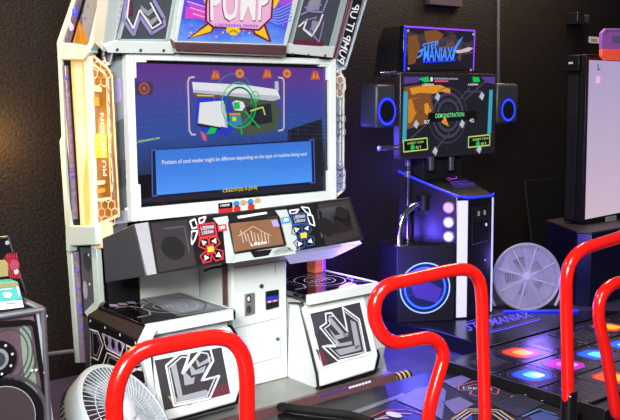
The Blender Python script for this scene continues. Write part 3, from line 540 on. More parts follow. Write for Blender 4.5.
# platform
PN = Vector((0, -.8, .6))
b = MB(); prof = [(-.50, .0), (-.50, .055), (-.475, .092), (.5, .092), (.5, 0)]; b.prism([(-.74, y, z) for y, z in prof], (1.46, 0, 0), 'steel'); plat = b.build('platform', cab, .003)
b = MB(); b.prism([(-.742, -.503, .05), (-.742, -.478, .094), (-.742, -.455, .0955), (-.742, -.455, .05)], (1.464, 0, 0), 'burgundy'); tr = b.build('front_trim', plat, .001)
a = Art((0, -.503, .05), (0, -.87, .494))
for k in range(16): a.area([(320+k*3.2, 395.5-k*.95), (322.5+k*3.2, 394.8-k*.95), (322.5+k*3.2, 396.8-k*.95), (320+k*3.2, 397.5-k*.95)], 'lav_white' if k > 8 else 'violet_dim', 2)
a.build('lit_lettering_strip', tr)
b = MB(); b.box(-.742, .722, -.515, -.503, 0, .05, 'matte_black'); b.build('kick_plate', plat, .002)

# ------------------------------------------------------------------ dance stage in front of it
st = thing('dance_stage', 'low black dance stage with silver edging and hexagon graphics before the white cabinet', 'dance platform', (.2, -1.05, 0))
b = MB(); b.box(-.4, 1.045, -1.495, -.525, 0, .068, 'deck_black'); sb = b.build('deck', st, .003)
a = Art((0, 0, .069), (0, 0, 1))
zp = lambda *p: [(330+x/5.167, 360+y/5.167) for x, y in p]; zq = lambda *p: [(430+x/4.77, 350+y/4.77) for x, y in p]
a.area(zp((20, 300), (375, 172), (395, 182), (60, 310)), 'silver', 1); a.area(zp((100, 290), (140, 282), (200, 310), (140, 310)), 'p_lightgrey', 2)
a.line(zp((215, 295), (290, 262), (400, 258), (490, 285)), .01, 'p_red', 2); a.line(zp((260, 300), (330, 275), (420, 280)), .012, 'p_pink', 2); a.oval(zp((330, 285))[0], .03, .05, 'p_lightgrey', 3)
mat('violet_plate', (112, 104, 150), .4, .0, var=.15, scale=12, alpha=1.)  # lavender tile colour with the reflected blue light painted in
a.area(zp((350, 200), (440, 150), (560, 130), (600, 160), (580, 310), (500, 265)), 'violet_plate', 2); a.area(zp((345, 200), (490, 262), (500, 272), (350, 212)), 'silver', 3)
a.area(zq((60, 150), (150, 122), (195, 140), (120, 185)), 'violet_plate', 2); a.area(zq((120, 180), (215, 145), (400, 212), (300, 260), (200, 240)), 'p_navy', 1)
a.line(zq((135, 175), (215, 150), (330, 190), (320, 215), (285, 205), (250, 228), (190, 215), (200, 195), (135, 195)), .008, 'p_pink', 3, True); a.line(zq((160, 182), (215, 165), (300, 195), (250, 212)), .005, 'p_pink', 3)
a.scribble(6, *zq((155, 178), (300, 185), (300, 195), (155, 190)), 'p_lightgrey', 4)
a.area(zq((60, 250), (140, 225), (210, 260), (120, 310)), 'violet_plate', 2); a.area(zq((300, 265), (420, 212), (540, 260), (420, 320)), 'p_navy', 2); a.line(zq((295, 268), (420, 212), (545, 262)), .006, 'silver', 3)
for s, mm, w in ((1, 'p_tan', .014), (.84, 'p_lightgrey', .008), (.66, 'p_tan', .012)): a.line(zq(*[((x-245)*s+245, (y-345)*s+345) for x, y in ((105, 335), (180, 285), (330, 290), (400, 340), (360, 400), (140, 400))]), w, mm, 4, True)
a.area(zq((150, 330), (200, 318), (205, 360), (150, 360)), 's_royal', 3); a.line(zq((440, 320), (520, 285), (600, 310)), .012, 'p_cyan', 3); a.area(zq((470, 320), (540, 295), (620, 325), (600, 350), (500, 350)), 'p_blue', 2)
for q in zq((190, 130), (350, 172), (455, 218), (535, 246), (390, 225), (240, 250)): a.oval(q, .006, .006, 'p_lightgrey', 4)
a.line(zp((0, 340), (300, 300)), .01, 'p_lightgrey', 2)
for v in a.bm.verts: v.co.x = min(v.co.x, 1.043); v.co.y = min(-.527, max(-1.49, v.co.y))
a.build('stage_graphic', sb)
b = MB(); p = [P(*q, 'z', .07) for q in ((282, 411), (300, 414), (325, 417), (350, 420), (372, 427))]; p = [P(283, 407.5, 'z', .10)]+[x+Vector((0, 0, .024)) for x in p]
b.tube(smooth_path(p, 6), .022, 'matte_black', 14); tag(b.build('rubber_hose', loc=(0, -.6, 0.07)), 'thick black rubber hose end lying on the stage edge', 'hose')
b = MB(); c0 = P(379, 391, 'z', .0)+Vector((.13, .0, 0))
for k in range(9): b.cyl(c0+Vector((k*.017-.05, 0, .04)), c0+Vector((k*.017-.034, 0, .04)), .04, 'p_tan' if k % 2 else 'matte_black', 20)
tag(b.build('striped_roll', loc=tuple(c0)), 'small roll of black and tan striped tape by the platform end', 'tape')

# ------------------------------------------------------------------ red bars
def bar(path, y, label, r=.0275, sleeve=None, bottom=.0, group=None):
    pts = [P(*q, 'y', y) if not isinstance(q, Vector) else q for q in path]
    o = thing('safety_bar', label, 'handrail', (sum(p.x for p in pts)/len(pts), y, bottom), 'red handrails')
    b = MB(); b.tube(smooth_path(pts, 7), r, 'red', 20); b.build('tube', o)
    for p in (pts[0], pts[-1]):
        b = MB(); b.cyl((p.x, y, bottom), (p.x, y, bottom+.02), .06, 'matte_black', 28); b.build('foot_plate', o, .003)
    if sleeve:
        p = P(*sleeve, 'y', y); b = MB(); b.cyl((pts[0].x, y, bottom+.02), (pts[0].x, y, p.z), r*1.28, 'black', 24); s = b.build('sleeve', o, .003); lab(s, 'black sleeve at the foot of the red post')
        b = MB(); b.dome((pts[0].x-.026, y-.024, p.z-.02), .007, 'chrome'); b.build('screw', s)
    return o
def down(q, y, z, dx=0.): p = P(*q, 'y', y); return Vector((p.x+dx, y, z))
yl = -1.57
bar([down((114.5, 420), yl, .0), down((114.5, 420), yl, .3), (114.5, 420), (115, 398), (118.5, 380), (128, 362), (144, 350.5), (165, 345.5), (200, 339), (218, 337.5), (232, 341.5), (242, 354), (246.5, 374), (247, 400), (247, 420), down((247, 420), yl, .3), down((247, 420), yl, .0)], yl,
    'red inverted U handrail nearest the floor fan, at bottom left')
ym = -1.57
bar([down((427, 425), ym, .0, -.01), down((427, 425), ym, .2, -.008), (427.5, 425), (431, 402), (438.5, 375), (443, 358), (441, 347), (433, 339.5), (422, 338.5), (405, 341.5), (393, 342), (383, 335.5), (376, 323), (374, 309), (378, 295), (389, 284.8), (410, 279.5), (440, 272.6), (458, 269.6), (470, 271), (478, 279), (481.5, 294), (482.5, 330), (484, 380), (485, 420), down((485, 420), ym, .2), down((485, 420), ym, .0)], ym,
    'red looped handrail with one hooked leg, in the middle before the blue ring')
yr = -1.76
xs = lambda q: P(*q, 'y', yr)
e0, e1 = xs((620, 236)), xs((620, 281.5))
loop = [Vector((e0.x+.06, yr, e0.z+.012)), Vector((e0.x+.12, yr, e0.z-.0)), Vector((e0.x+.16, yr, e0.z-.05)), Vector((e0.x+.165, yr, (e0.z+e1.z)/2)), Vector((e0.x+.14, yr, e1.z+.02)), Vector((e0.x+.09, yr, e1.z-.005))]
bar([down((568.5, 420), yr, .0), (568.3, 420), (567.8, 390), (567, 340), (566, 295), (567, 275), (571.5, 261), (582, 250), (600, 243.5), (620, 237)]+loop+[(620, 282), (610, 286), (601.5, 296), (598.5, 312), (601, 330), (606.5, 355), (611, 382), (616, 412), down((618, 425), yr, .15, .02), down((618, 425), yr, .0, .03)], yr,
    'red handrail with a black sleeve on its post, before the lit floor tiles', sleeve=(568, 390.5))

# ------------------------------------------------------------------ RIGHT DANCE MACHINE
sm = thing('rhythm_arcade_machine', 'black arcade machine with a flat monitor, chrome pipe and glowing blue ring', 'arcade machine', (1.7, .1, 0))
SY = .305; OS = (0, SY, 0)
c = [P(*q, 'y', SY) for q in ((401.8, 72.2), (497.3, 73.6), (494.5, 153.4), (398.6, 160.5))]
mx0, mx1, mz0, mz1 = (c[0].x+c[3].x)/2, (c[1].x+c[2].x)/2, (c[2].z+c[3].z)/2, (c[0].z+c[1].z)/2
b = MB(); b.box(mx0, mx1, SY, SY+.07, mz0, mz1, 'brown_black'); mo = b.build('monitor', sm, .008)
zn = lambda *p: [(390+x/4.418, 70+y/4.418) for x, y in p]
a = Art((0, SY-.001, 0), NY); a.area(zn((52, 25), (465, 27), (455, 352), (46, 380)), 's_dslate', 1)
a.area(zn((60, 75), (90, 70), (170, 60), (190, 170), (150, 240), (75, 262), (62, 200)), 's_brown', 2)
a.area(zn((85, 80), (160, 68), (220, 66), (265, 85), (265, 105), (225, 95), (190, 105), (130, 100), (95, 110)), 's_amber', 3); a.area(zn((150, 150), (165, 145), (182, 180), (165, 200), (152, 190)), 's_amber', 3); a.area(zn((80, 130), (130, 120), (120, 180), (95, 230), (78, 235)), 's_amber', 2); a.area(zn((95, 130), (140, 118), (150, 165), (110, 185)), 's_brown', 4)
cc = zn((255, 200))[0]
for r, w in ((.165, .86), (.12, .8), (.20, .96)): a.oval(cc, r, r, 's_slate', 3, w)
a.oval(cc, .08, .08, 's_dark', 3)
for p in (((60, 330), (170, 230)), ((330, 130), (420, 50)), ((180, 110), (215, 150)), ((200, 350), (260, 280)), ((330, 95), (400, 95)), ((290, 150), (350, 80))): a.line(zn(*p), .014, 's_slate', 3)
a.area(zn((165, 190), (382, 178), (380, 220), (165, 232)), 's_black', 5); a.text('DEMONSTRATION', *zn((198, 193), (324, 186), (324, 205), (198, 213)), 's_gtext', 6)
a.area(zn((240, 203), (256, 250), (222, 232)), 's_amber', 7); a.text('87', *zn((148, 222), (172, 220), (172, 236), (148, 238)), 's_white', 6); a.text('42', *zn((348, 215), (368, 214), (368, 230), (348, 231)), 's_white', 6)
for q in ((112, 240), (207, 118), (402, 115), (315, 238), (196, 358), (390, 350)): a.area(zn((q[0], q[1]-20), (q[0]+12, q[1]-4), (q[0]+3, q[1]+20), (q[0]-12, q[1]+4)), 's_lgrey', 6)
a.area(zn((58, 95), (76, 95), (70, 320), (52, 322)), 's_cyan', 4); a.area(zn((437, 88), (452, 88), (444, 280), (428, 282)), 's_cyan', 4)
a.area(zn((60, 30), (150, 30), (120, 55), (60, 62)), 's_purple', 3); a.area(zn((400, 30), (462, 30), (462, 62), (420, 55)), 's_purple', 3)
for q in (((125, 40), (165, 28), (172, 52), (150, 54)), ((362, 30), (390, 32), (395, 52), (365, 54))): a.area(zn(*q), 's_green', 5)
a.scribble(6, *zn((140, 60), (192, 60), (192, 69), (140, 70)), 's_white', 5); a.scribble(6, *zn((342, 60), (388, 60), (388, 68), (342, 69)), 's_white', 5); a.scribble(14, *zn((190, 34), (298, 36), (298, 43), (190, 42)), 's_lgrey', 5); a.area(zn((195, 46), (255, 46), (255, 53), (195, 53)), 's_pink', 5); a.area(zn((176, 32), (186, 32), (186, 50), (176, 50)), 's_white', 5)
for q in (((56, 312), (160, 300), (163, 350), (58, 362)), ((344, 296), (438, 286), (437, 332), (343, 342))):
    a.area(zn(*q), 's_black', 5); a.line(zn(*q), .009, 's_lgreen', 6, True); x, y = q[0]
    a.text('INSERT COIN', *zn((x+18, y+8), (x+88, y+0), (x+88, y+9), (x+18, y+18)), 's_lgreen', 7); a.oval(zn((x+40, y+30))[0], .02, .02, 's_green', 7); a.text('0/1', *zn((x+54, y+24), (x+76, y+21), (x+76, y+33), (x+54, y+36)), 's_lgreen', 7)
a.build('monitor_picture', mo)
# top sign
q = [(404, 25.5), (475, 30), (473.5, 70.5), (403, 72)]
sg = px_slab((0, SY-.0, 0), NY, q, -.04, 'gloss_black', 'top_sign', sm, bevel=.003)
a = Art((0, SY-.001, 0), NY); a.area([(406, 27.5), (473.5, 31.5), (472, 69), (405, 70)], 'sign_art', 1); a.build('sign_backlight', sg)
a = Art((0, SY-.001, 0), NY); zg = lambda *p: [(390+x/5.6, 15+y/5.6) for x, y in p]
a.line([(405, 26.5), (404, 71)], .016, 'neon_blue', 3); a.line([(405, 26.5), (474.5, 30.8), (473, 70)], .012, 'violet', 3)
a.area(zg((350, 200), (395, 195), (440, 180), (465, 185), (440, 205), (380, 215)), 's_bracket', 2); a.area(zg((190, 90), (260, 85), (300, 110), (260, 160), (200, 150)), 's_brown', 2)
a.area(zg((100, 120), (150, 110), (165, 180), (140, 270), (100, 280)), 's_brown', 2); a.area(zg((400, 220), (460, 215), (450, 300), (390, 290)), 's_dslate', 2)
a.text('MANIAX', *zg((185, 182), (352, 176), (345, 258), (180, 262)), 's_royal', 4); a.text('MANIAX', *zg((188, 186), (350, 180), (344, 254), (184, 258)), 'neon_cyan', 5); a.text('STEP', *zg((180, 160), (268, 142), (266, 184), (178, 198)), 'neon_cyan', 6)
a.area(zg((408, 118), (366, 190), (352, 250), (340, 250), (350, 195), (385, 140)), 'neon_cyan', 6); a.line(zg((160, 205), (178, 195), (172, 225), (150, 240)), .012, 'neon_cyan', 5); a.line(zg((180, 264), (340, 256), (362, 254)), .008, 'neon_blue', 5)
for p in zg((97, 88), (462, 108), (100, 300), (448, 308)): a.oval(p, .01, .01, 'p_lightgrey', 6)
a.build('sign_lettering', sg)
b = MB(); p = [P(*q_, 'y', SY+.05) for q_ in ((398, 40), (404, 26), (404, 72), (394, 76))]; b.prism(p, (0, .2, 0), 'matte_black'); b.build('sign_housing', sm)
# speakers
def speaker(q, sidew, rc, rr, arms):
    b = MB(); pts = [P(*p, 'y', SY+.02) for p in q]; b.prism(pts, (0, .17, 0), 'charcoal'); s = b.build('speaker', sm, .02)
    a = Art((0, SY+.018, 0), NY); a.oval(rc, rr[0], rr[1], 'ring_blue', 1, .70); a.oval(rc, rr[0]*.90, rr[1]*.92, 'ring_core', 2, .90); a.oval(rc, rr[0]*.72, rr[1]*.72, 'p_black', 2); a.build('light_ring', s)
speaker([(376.5, 84), (397, 84), (396, 127), (376, 128)], 8, (387, 111.5), (.088, .098), 0); speaker([(498, 83), (519, 84), (518, 123), (497, 124)], 4, (508.3, 110), (.088, .09), 0)
for q0, q1 in (((379, 74), (402, 73)), ((379, 148.5), (402, 147))):
    b = MB(); b.tube([P(*q0, 'y', SY+.05), P(*q1, 'y', SY+.05)], .017, 'chrome', 12); b.build('bracket_arm', sm)
b = MB(); b.box(mx0-.1, mx1+.25, SY+.10, SY+.14, 1.50, 1.56, 'matte_black'); b.box(mx0+.3, mx0+.7, SY+.07, SY+.2, .6, 1.6, 'matte_black'); b.build('rear_spine', sm, .004)
# tower
plan = [(1.70, .509), (1.811, .221), (1.874, .10), (1.943, .065), (2.186, .054), (2.233, .084), (2.233, .509)]
b = MB(); zt = lambda y: .962+max(0, (y-.065))*.394
lo = [b.bm.verts.new((x, y, .11)) for x, y in plan]; hi = [b.bm.verts.new((x, y, zt(y))) for x, y in plan]
b.bm.faces.new(lo[::-1]); b.bm.faces.new(hi)
for i in range(7): b.bm.faces.new((lo[i], lo[(i+1) % 7], hi[(i+1) % 7], hi[i]))
b.mi('black'); tw = b.build('control_tower', sm, .006)
b = MB(); lift = Vector((0, 0, .006)); b.tube([Vector((x, y, zt(y)))+lift+Vector((0, -.004, 0)) for x, y in plan[:6]], .008, 'neon_blue', 8); b.build('light_edge', tw)
nT = Vector((0, -.355, .935)).normalized(); a = Art((1.943, .065, .965), nT); zy = lambda *p: [(380+x/4.667, 155+y/4.667) for x, y in p]
a.area(zy((282, 90), (340, 78), (378, 105), (320, 122)), 'magenta_dim', 1); a.oval(zy((330, 100))[0], .05, .045, 'violet', 2, .85)
a.line(zy((325, 128), (410, 122)), .012, 'violet_dim', 2); a.text('STEPMANIAX', *zy((330, 132), (440, 126), (446, 140), (340, 148)), 'violet_dim', 2); a.line(zy((350, 152), (440, 145)), .007, 'violet_dim', 2); a.build('panel_graphic', tw)
def strip(i, m, name, f0=0., f1=1., z0=.121, z1=.95, out=.008):
    p0, p1 = Vector(plan[i]+(0,)), Vector(plan[i+1]+(0,)); d = p1-p0; A, B = p0+d*f0, p0+d*f1; n = Vector((d.y, -d.x, 0)).normalized()
    b = MB(); b.prism([(A.x, A.y, z0), (B.x, B.y, z0), (B.x, B.y, z1), (A.x, A.y, z1)], n*out, m); return b.build(name, tw, .003)
strip(2, 'lav_white', 'white_strip', .0, 1.); strip(4, 'lav_white', 'white_strip', .1, 1.)  # bluish light on the white strips is put into their colour and glow
# buttons on the chamfer
p0, p1 = Vector(plan[1]+(0,)), Vector(plan[2]+(0,)); d = p1-p0; n = Vector((d.y, -d.x, 0)).normalized()
for k, py in enumerate((207.5, 222.3, 236.5)):
    p = on(449, py, p0, n); b = MB(); b.cyl(p, p+n*.012, .042, 'silver', 24); b.cyl(p+n*.012, p+n*.018, .032, 'button_pink' if k == 0 else 'button_white', 24); b.build('round_button', tw, .002)
a = Art((2.186, .0525, 0), (.011/.243, -1, 0)); a.line([(472, 208), (489, 205), (489, 240), (472, 245)], .004, 'p_dim', 1, True); a.area([(473.5, 207), (488, 205), (488, 220), (473.5, 223)], 'matte_black', 1)
for q in ((478.5, 213.5), (484.5, 212.5)): a.area([(q[0]-1.1, q[1]-2.2), (q[0]+1.1, q[1]-2.4), (q[0]+1.1, q[1]+2.2), (q[0]-1.1, q[1]+2.4)], 'p_tan', 2)
a.oval((486, 224.5), .012, .012, 'lav_white', 2); a.build('coin_panel', tw); a = Art((2.186, .0525, 0), (.011/.243, -1, 0)); a.oval((485, 260), .008, .008, 'p_lightgrey', 2); a.build('lock', tw)
# ring cabinet (subwoofer)
A_, B_ = Vector((1.481, .29, 0)), Vector((1.838, .084, 0)); d = (B_-A_).normalized(); n = Vector((d.y, -d.x, 0))
b = MB(); b.prism([(A_.x, A_.y, .11), (B_.x, B_.y, .11), (1.87, .2, .11), (1.80, .56, .11), (1.55, .56, .11)], (0, 0, .535), 'soft_black'); sw = b.build('subwoofer_box', sm, .005)
a = Art(A_, n); rc = (425, 288); a.oval(rc, .181, .181, 'ring_white', 2, .95); a.oval(rc, .149, .149, 'neon_cyan', 2, .93); a.oval(rc, .156, .156, 'ring_blue', 1, .84); a.oval(rc, .172, .172, 'p_navy', 1, .9); a.oval(rc, .132, .132, 'p_navy', 2)
a.area([(409, 283), (420, 277), (442, 289), (437, 303), (415, 297)], 'violet_dim', 3); a.line([(406, 297), (430, 286), (444, 296)], .006, 'violet_dim', 4); a.build('light_ring', sw)
# left face box, pipe, post
b = MB(); xF = lambda q: on(*q, (1.74, .40, 0), Vector((-.93, -.37, 0)))
b.prism([xF(q) for q in ((411.5, 215), (438, 214), (438, 237), (412, 237))], Vector((.95, .3, 0))*.03, 'black'); bx = b.build('side_box', tw, .008)
a = Art(xF((425, 226))+Vector((-.95, -.3, 0))*.002, Vector((-.95, -.3, 0))); a.oval((426, 226), .02, .02, 'p_dim', 1, .7); a.build('side_emblem', bx)
yp = .33
b = MB(); b.tube(smooth_path([P(425, 203.5, 'y', yp), P(418, 204.5, 'y', yp), P(409, 209, 'y', yp), P(402.5, 218, 'y', yp), P(400, 230, 'y', yp), P(399.6, 247, 'y', yp)], 6), .026, 'chrome', 18); pp = b.build('elbow_pipe', sm)
b = MB(); p = P(399.6, 247, 'y', yp); b.cyl(p, p+Vector((0, 0, .014)), .045, 'silver', 24); b.build('pipe_flange', pp)
b = MB(); p = P(424, 197, 'y', yp); b.cyl(p+Vector((0, 0, -.09)), p, .05, 'black', 20); b.cyl(p+Vector((0, 0, -.0)), p+Vector((0, 0, .012)), .06, 'black', 20); b.build('pipe_socket', sm)
b = MB(); b.tube([P(407.8, 160, 'y', .40), P(407.8, 247, 'y', .40)], .014, 'chrome', 12); po = b.build('post', sm)
for py in (163, 174):
    b = MB(); p = P(407.8, py, 'y', .40); b.cyl(p-Vector((0, 0, .02)), p+Vector((0, 0, .02)), .022, 'silver', 14); b.build('post_collar', po)
for q in (430.5, 450.5):
    b = MB(); b.tube([P(q, 157, 'y', SY+.01), P(q, 170, 'y', SY+.01)], .026, 'chrome', 16); b.build('monitor_leg', sm)
# base
b = MB(); b.prism([(1.44, .42, 0), (1.543, -.057, 0), (1.50, -.50, 0), (2.96, -.50, 0), (2.717, -.31, 0), (2.292, .02, 0), (2.25, .56, 0), (1.50, .56, 0)], (0, 0, .11), 'base_black'); bs = b.build('base', sm, .004)
a = Art((0, 0, .1105), (0, 0, 1)); zu = lambda *p: [(440+x/6.18, 310+y/6.18) for x, y in p]
a.text('STEPMANIAX', *zu((150, 88), (540, 8), (575, 44), (178, 132)), 'floor_violet', 2); a.line(zu((300, 142), (420, 115), (618, 60)), .016, 'floor_violet', 2); a.line(zu((300, 130), (420, 105), (618, 48)), .006, 'floor_violet', 2); a.line(zu((160, 78), (220, 60), (400, 20)), .008, 'floor_violet', 2); a.build('floor_lettering', bs)

# lit stage
sg2 = thing('light_tile_stage', 'raised black stage of square foot tiles, some lit orange, blue and magenta', 'dance platform', (1.75, -1.25, 0))
b = MB(); b.box(1.06, 2.93, -1.615, -.515, 0, .105, 'black'); b.box(1.052, 1.06, -1.615, -.515, .0, .12, 'matte_black'); fr_ = b.build('stage_frame', sg2, .004)
b = MB(); b.box(1.06, 1.064, -1.615, -.53, .105, .119, 'silver')
b.build('edge_trim', fr_, .001)
TX = [1.219, 1.525, 1.831, 2.148, 2.460, 2.766]; TYs = [-.735, -1.050, -1.362]
litc = {(0, 1): ('tile_royal', 'tile_blue', 'tile_cyan', 'blue'), (1, 0): ('tile_red', 'tile_orange', 'tile_yellow', 'orange'), (1, 1): ('tile_mag', 'tile_mag', 'tile_pink', 'magenta'), (1, 2): ('tile_red', 'tile_orange', 'tile_yellow', 'orange'), (2, 1): ('tile_royal', 'tile_blue', 'tile_cyan', 'blue'),
        (3, 1): ('tile_royal', 'tile_blue', 'tile_cyan', 'blue'), (4, 0): ('tile_red', 'tile_orange', 'tile_yellow', 'orange'), (4, 1): ('tile_mag', 'tile_mag', 'tile_pink', 'magenta'), (4, 2): ('tile_red', 'tile_orange', 'tile_yellow', 'orange'), (5, 1): ('tile_royal', 'tile_blue', 'tile_cyan', 'blue')}
mat('tile_black', (30, 29, 34), .22, var=.1); mat('tile_line', (92, 90, 104), .3, .4)
def octa(cx, cy, h, ch, z): return [(cx-h, cy-h+ch, z), (cx-h+ch, cy-h, z), (cx+h-ch, cy-h, z), (cx+h, cy-h+ch, z), (cx+h, cy+h-ch, z), (cx+h-ch, cy+h, z), (cx-h+ch, cy+h, z), (cx-h, cy+h-ch, z)]
for i, x in enumerate(TX):
    for j, y in enumerate(TYs):
        b = MB(); b.box(x-.151, x+.151, y-.151, y+.151, .106, .1185, 'tile_black'); t = b.build('foot_tile', sg2, .003)
        b = MB(); z = .1192
        for sx in (-1, 1):
            for sy in (-1, 1): b.poly([(x+sx*.122+.004*math.cos(k*math.pi/4), y+sy*.122+.004*math.sin(k*math.pi/4), z) for k in range(8)], 'p_lightgrey')
        if (i, j) in litc:
            oc, mc, ic, nm = litc[i, j]; lab(t, nm+' lit tile')
            for h, mm, dz in ((.118, 'tile_line', 0), (.112, 'tile_black', .0004), (.100, oc, .0008), (.086, mc, .0012)): b.poly([(p[0], p[1], p[2]+dz) for p in octa(x, y, h, h*.42, z)], mm)
            b.poly([(p[0], p[1], p[2]+.0016) for p in octa(x+.012, y-.008, .052, .02, z)], ic)
            if (i, j) == (0, 1): b.poly([(p[0], p[1], p[2]+.002) for p in octa(x+.03, y-.02, .03, .012, z)], 'tile_white')
        else:
            for k in range(7): u = -.09+k*.03; b.poly([(x+u-.006, y-.08, z), (x+u+.006, y-.08, z), (x+u+.03, y+.08, z), (x+u+.018, y+.08, z)], 'p_dim')
        b.build('tile_light' if (i, j) in litc else 'tread_pattern', t, solid=False, smooth=False)
b = MB(); b.tube([P(503, 311.5, 'z', .118), P(578, 310.5, 'z', .118)], .008, 'neon_blue', 10); o = b.build('blue_light_tube', sm); lab(o, 'thin blue light tube along the back of the base')

# ------------------------------------------------------------------ fans
def fan_geom(root, Cc, n, Rr, depth, shell, nsp, rings, cage='p_lightgrey', blade='grey', wire=.0022):
    n = n.normalized(); a = n.orthogonal().normalized(); b2 = n.cross(a)
    b = MB(); b.lathe(Cc, n, [(Rr*.62, -depth), (Rr*.9, -depth*.9), (Rr*1.0, -depth*.55), (Rr*1.04, -depth*.1), (Rr*1.03, .0), (Rr*.97, .004), (Rr*.96, -depth*.1), (Rr*.9, -depth*.5), (Rr*.6, -depth*.85)], shell, 64); b.build('drum', root)
    b = MB()
    for k in range(rings): b.ring(Cc+n*.012*(1-(k/rings)), n, Rr*(.16+.80*k/(rings-1)), wire if k < rings-1 else wire*2.2, cage, 48, 6)
    for k in range(nsp):
        t = 2*math.pi*k/nsp; t2 = t+.22; b.tube([Cc+n*.014+(a*math.cos(t)+b2*math.sin(t))*Rr*.13, Cc+n*.014+(a*math.cos((t+t2)/2)+b2*math.sin((t+t2)/2))*Rr*.55, Cc+n*.004+(a*math.cos(t2)+b2*math.sin(t2))*Rr*.96], wire, cage, 6)
    b.build('front_cage', root)
    b = MB(); b.lathe(Cc, n, [(.001, .028), (Rr*.10, .026), (Rr*.15, .016), (Rr*.15, -.02), (.001, -.022)], cage, 32); b.build('hub', root)
    for k in range(5):
        b = MB(); t = 2*math.pi*k/5; pts = []
        for f, w, tw_ in ((.16, .20, .02), (.5, .34, .03), (.88, .36, .015)):
            pts.append((f, w, tw_))
        up = [Cc-n*(depth*.4-tt)+(a*math.cos(t+w)+b2*math.sin(t+w))*Rr*f for f, w, tt in pts]; dn = [Cc-n*(depth*.4+tt)+(a*math.cos(t-w)+b2*math.sin(t-w))*Rr*f for f, w, tt in pts]
        for i in range(2): b.prism([up[i], up[i+1], dn[i+1], dn[i]], -n*.004, blade)
        b.build('blade', root)
Cf = P(127, 415, 'y', -.80); rd = ray(127, 415).normalized(); n = -rd*math.cos(math.radians(71))+(RT*.76+UP*.65)*math.sin(math.radians(71)); n.normalize()
f1 = thing('drum_fan', 'large pale grey floor fan tilted upward at the left side of the white cabinet', 'fan', (Cf.x-.1, Cf.y, 0), 'floor fans')
mat('fan_grey', (168, 182, 186), .4, var=.03)
fan_geom(f1, Cf, n, .243, .16, 'fan_grey', 60, 4, 'p_lightgrey', 'fan_grey', .0018)
b = MB(); tl = Cf-n*.14; b.cyl((tl.x, tl.y, 0), (tl.x, tl.y, tl.z), .03, 'fan_grey'); b.cyl((tl.x, tl.y, 0), (tl.x, tl.y, .03), .15, 'fan_grey', 40); b.build('stand', f1, .004)
b = MB(); bk = Cf-n*.09
dl = (-RT-UP*.25); dl = (dl-n*dl.dot(n)).normalized(); dt = n.cross(dl)
for k in range(10):
    t = math.radians(-32+k*6); u = dl*math.cos(t)+dt*math.sin(t); b.tube([bk+u*.246-n*.0, bk+u*.240-n*.028], .0038, 'charcoal', 6)
b.build('vent_slot', f1)
Cg = P(527, 277, 'y', .24); n2 = Vector((-.62, -.76, .12))
f2 = thing('drum_fan', 'round grey caged fan standing upright between the black machine and the right-hand cabinet', 'fan', (Cg.x, Cg.y, 0), 'floor fans')
mat('fan_lavender', (176, 172, 200), .4, .0, emit=(120, 110, 170), es=.06)  # lavender tint and a faint glow brighten the upright fan
fan_geom(f2, Cg, n2, .258, .10, 'fan_lavender', 60, 16, 'fan_lavender', 'fan_lavender', .0022)
b = MB(); n2n = n2.normalized(); ax = n2n.orthogonal().normalized(); 
sd = n2n.cross(Vector((0, 0, 1))).normalized()
for k in range(8):
    t = k*math.pi/4+.3; u = sd*math.cos(t)+Vector((0, 0, 1))*math.sin(t); u = (u-n2n*u.dot(n2n)).normalized(); b.tube([Cg+n2n*.016+u*.04, Cg+n2n*.016+u*.245], .0045, 'p_lightgrey', 6)
b.ring(Cg+n2n*.004, n2n, .256, .008, 'p_grey', 64, 8); b.build('cage_spokes', f2)
b = MB(); e = Cg-n2n*.05
for s in (-1, 1): b.tube(smooth_path([e+sd*s*.26, e+sd*s*.28+Vector((0, 0, -.12)), Vector((e.x+sd.x*s*.24, e.y+sd.y*s*.24, .02))], 5), .012, 'p_lightgrey', 10)
b.tube([Vector((e.x+sd.x*.3, e.y+sd.y*.3, .012)), Vector((e.x-sd.x*.3, e.y-sd.y*.3, .012))], .012, 'matte_black', 10); b.build('stand', f2)
for s in (-1, 1):
    b = MB(); b.cyl(e+sd*s*.25, e+sd*s*.29, .02, 'p_lightgrey', 14); b.build('clamp_knob', f2)

# ------------------------------------------------------------------ right-hand white screen cabinet
YR = .25
rm = thing('screen_cabinet', 'tall dark cabinet with a large pale pink lit screen at the right edge', 'arcade machine', (3.6, .3, 0))
pl = P(587.5, 57, 'y', YR); pb = P(584, 232, 'y', YR)
yb = P(565.5, 140, 'x', pl.x-.01).y; b = MB(); b.box(pl.x-.01, pl.x+1.1, YR, yb, .62, P(588, 54, 'y', YR).z, 'soft_black'); hb = b.build('screen_housing', rm, .008)
so = px_slab((0, YR-.004, 0), NY, [(586.5, 57), (640, 60), (640, 220), (583, 229)], -.02, 'black', 'bezel', rm, bevel=.003)
a = Art((0, YR-.006, 0), NY); a.area([(589, 60), (640, 62.5), (640, 208.5), (585, 219.5)], 'white_screen', 1); a.build('lit_screen', so)
a = Art((0, YR-.008, 0), NY); a.area([(596, 76), (600, 76), (600, 83), (595.5, 83)], 'm_pink', 2); a.scribble(1, (597, 64), (601, 64), (601, 70), (597, 70), 's_slate', 2); a.area([(605, 217), (616, 215.2), (616, 219.8), (605, 221.6)], 'p_lightgrey', 3); a.scribble(6, (606.5, 218), (615, 216.6), (615, 218.6), (606.5, 220.2), 'p_dim', 4); a.build('screen_marks', so)
b = MB(); b.box(pl.x-.03, pl.x-.01, yb-.12, yb-.02, .64, P(588, 54, 'y', YR).z-.16, 'matte_black'); b.build('side_flange', rm, .006)
b = MB(); p = P(571, 63, 'x', pl.x-.03); b.box(pl.x-.05, pl.x-.01, p.y-.09, p.y+.10, p.z-.07, p.z+.06, 'black'); br_ = b.build('side_bracket', rm, .004)
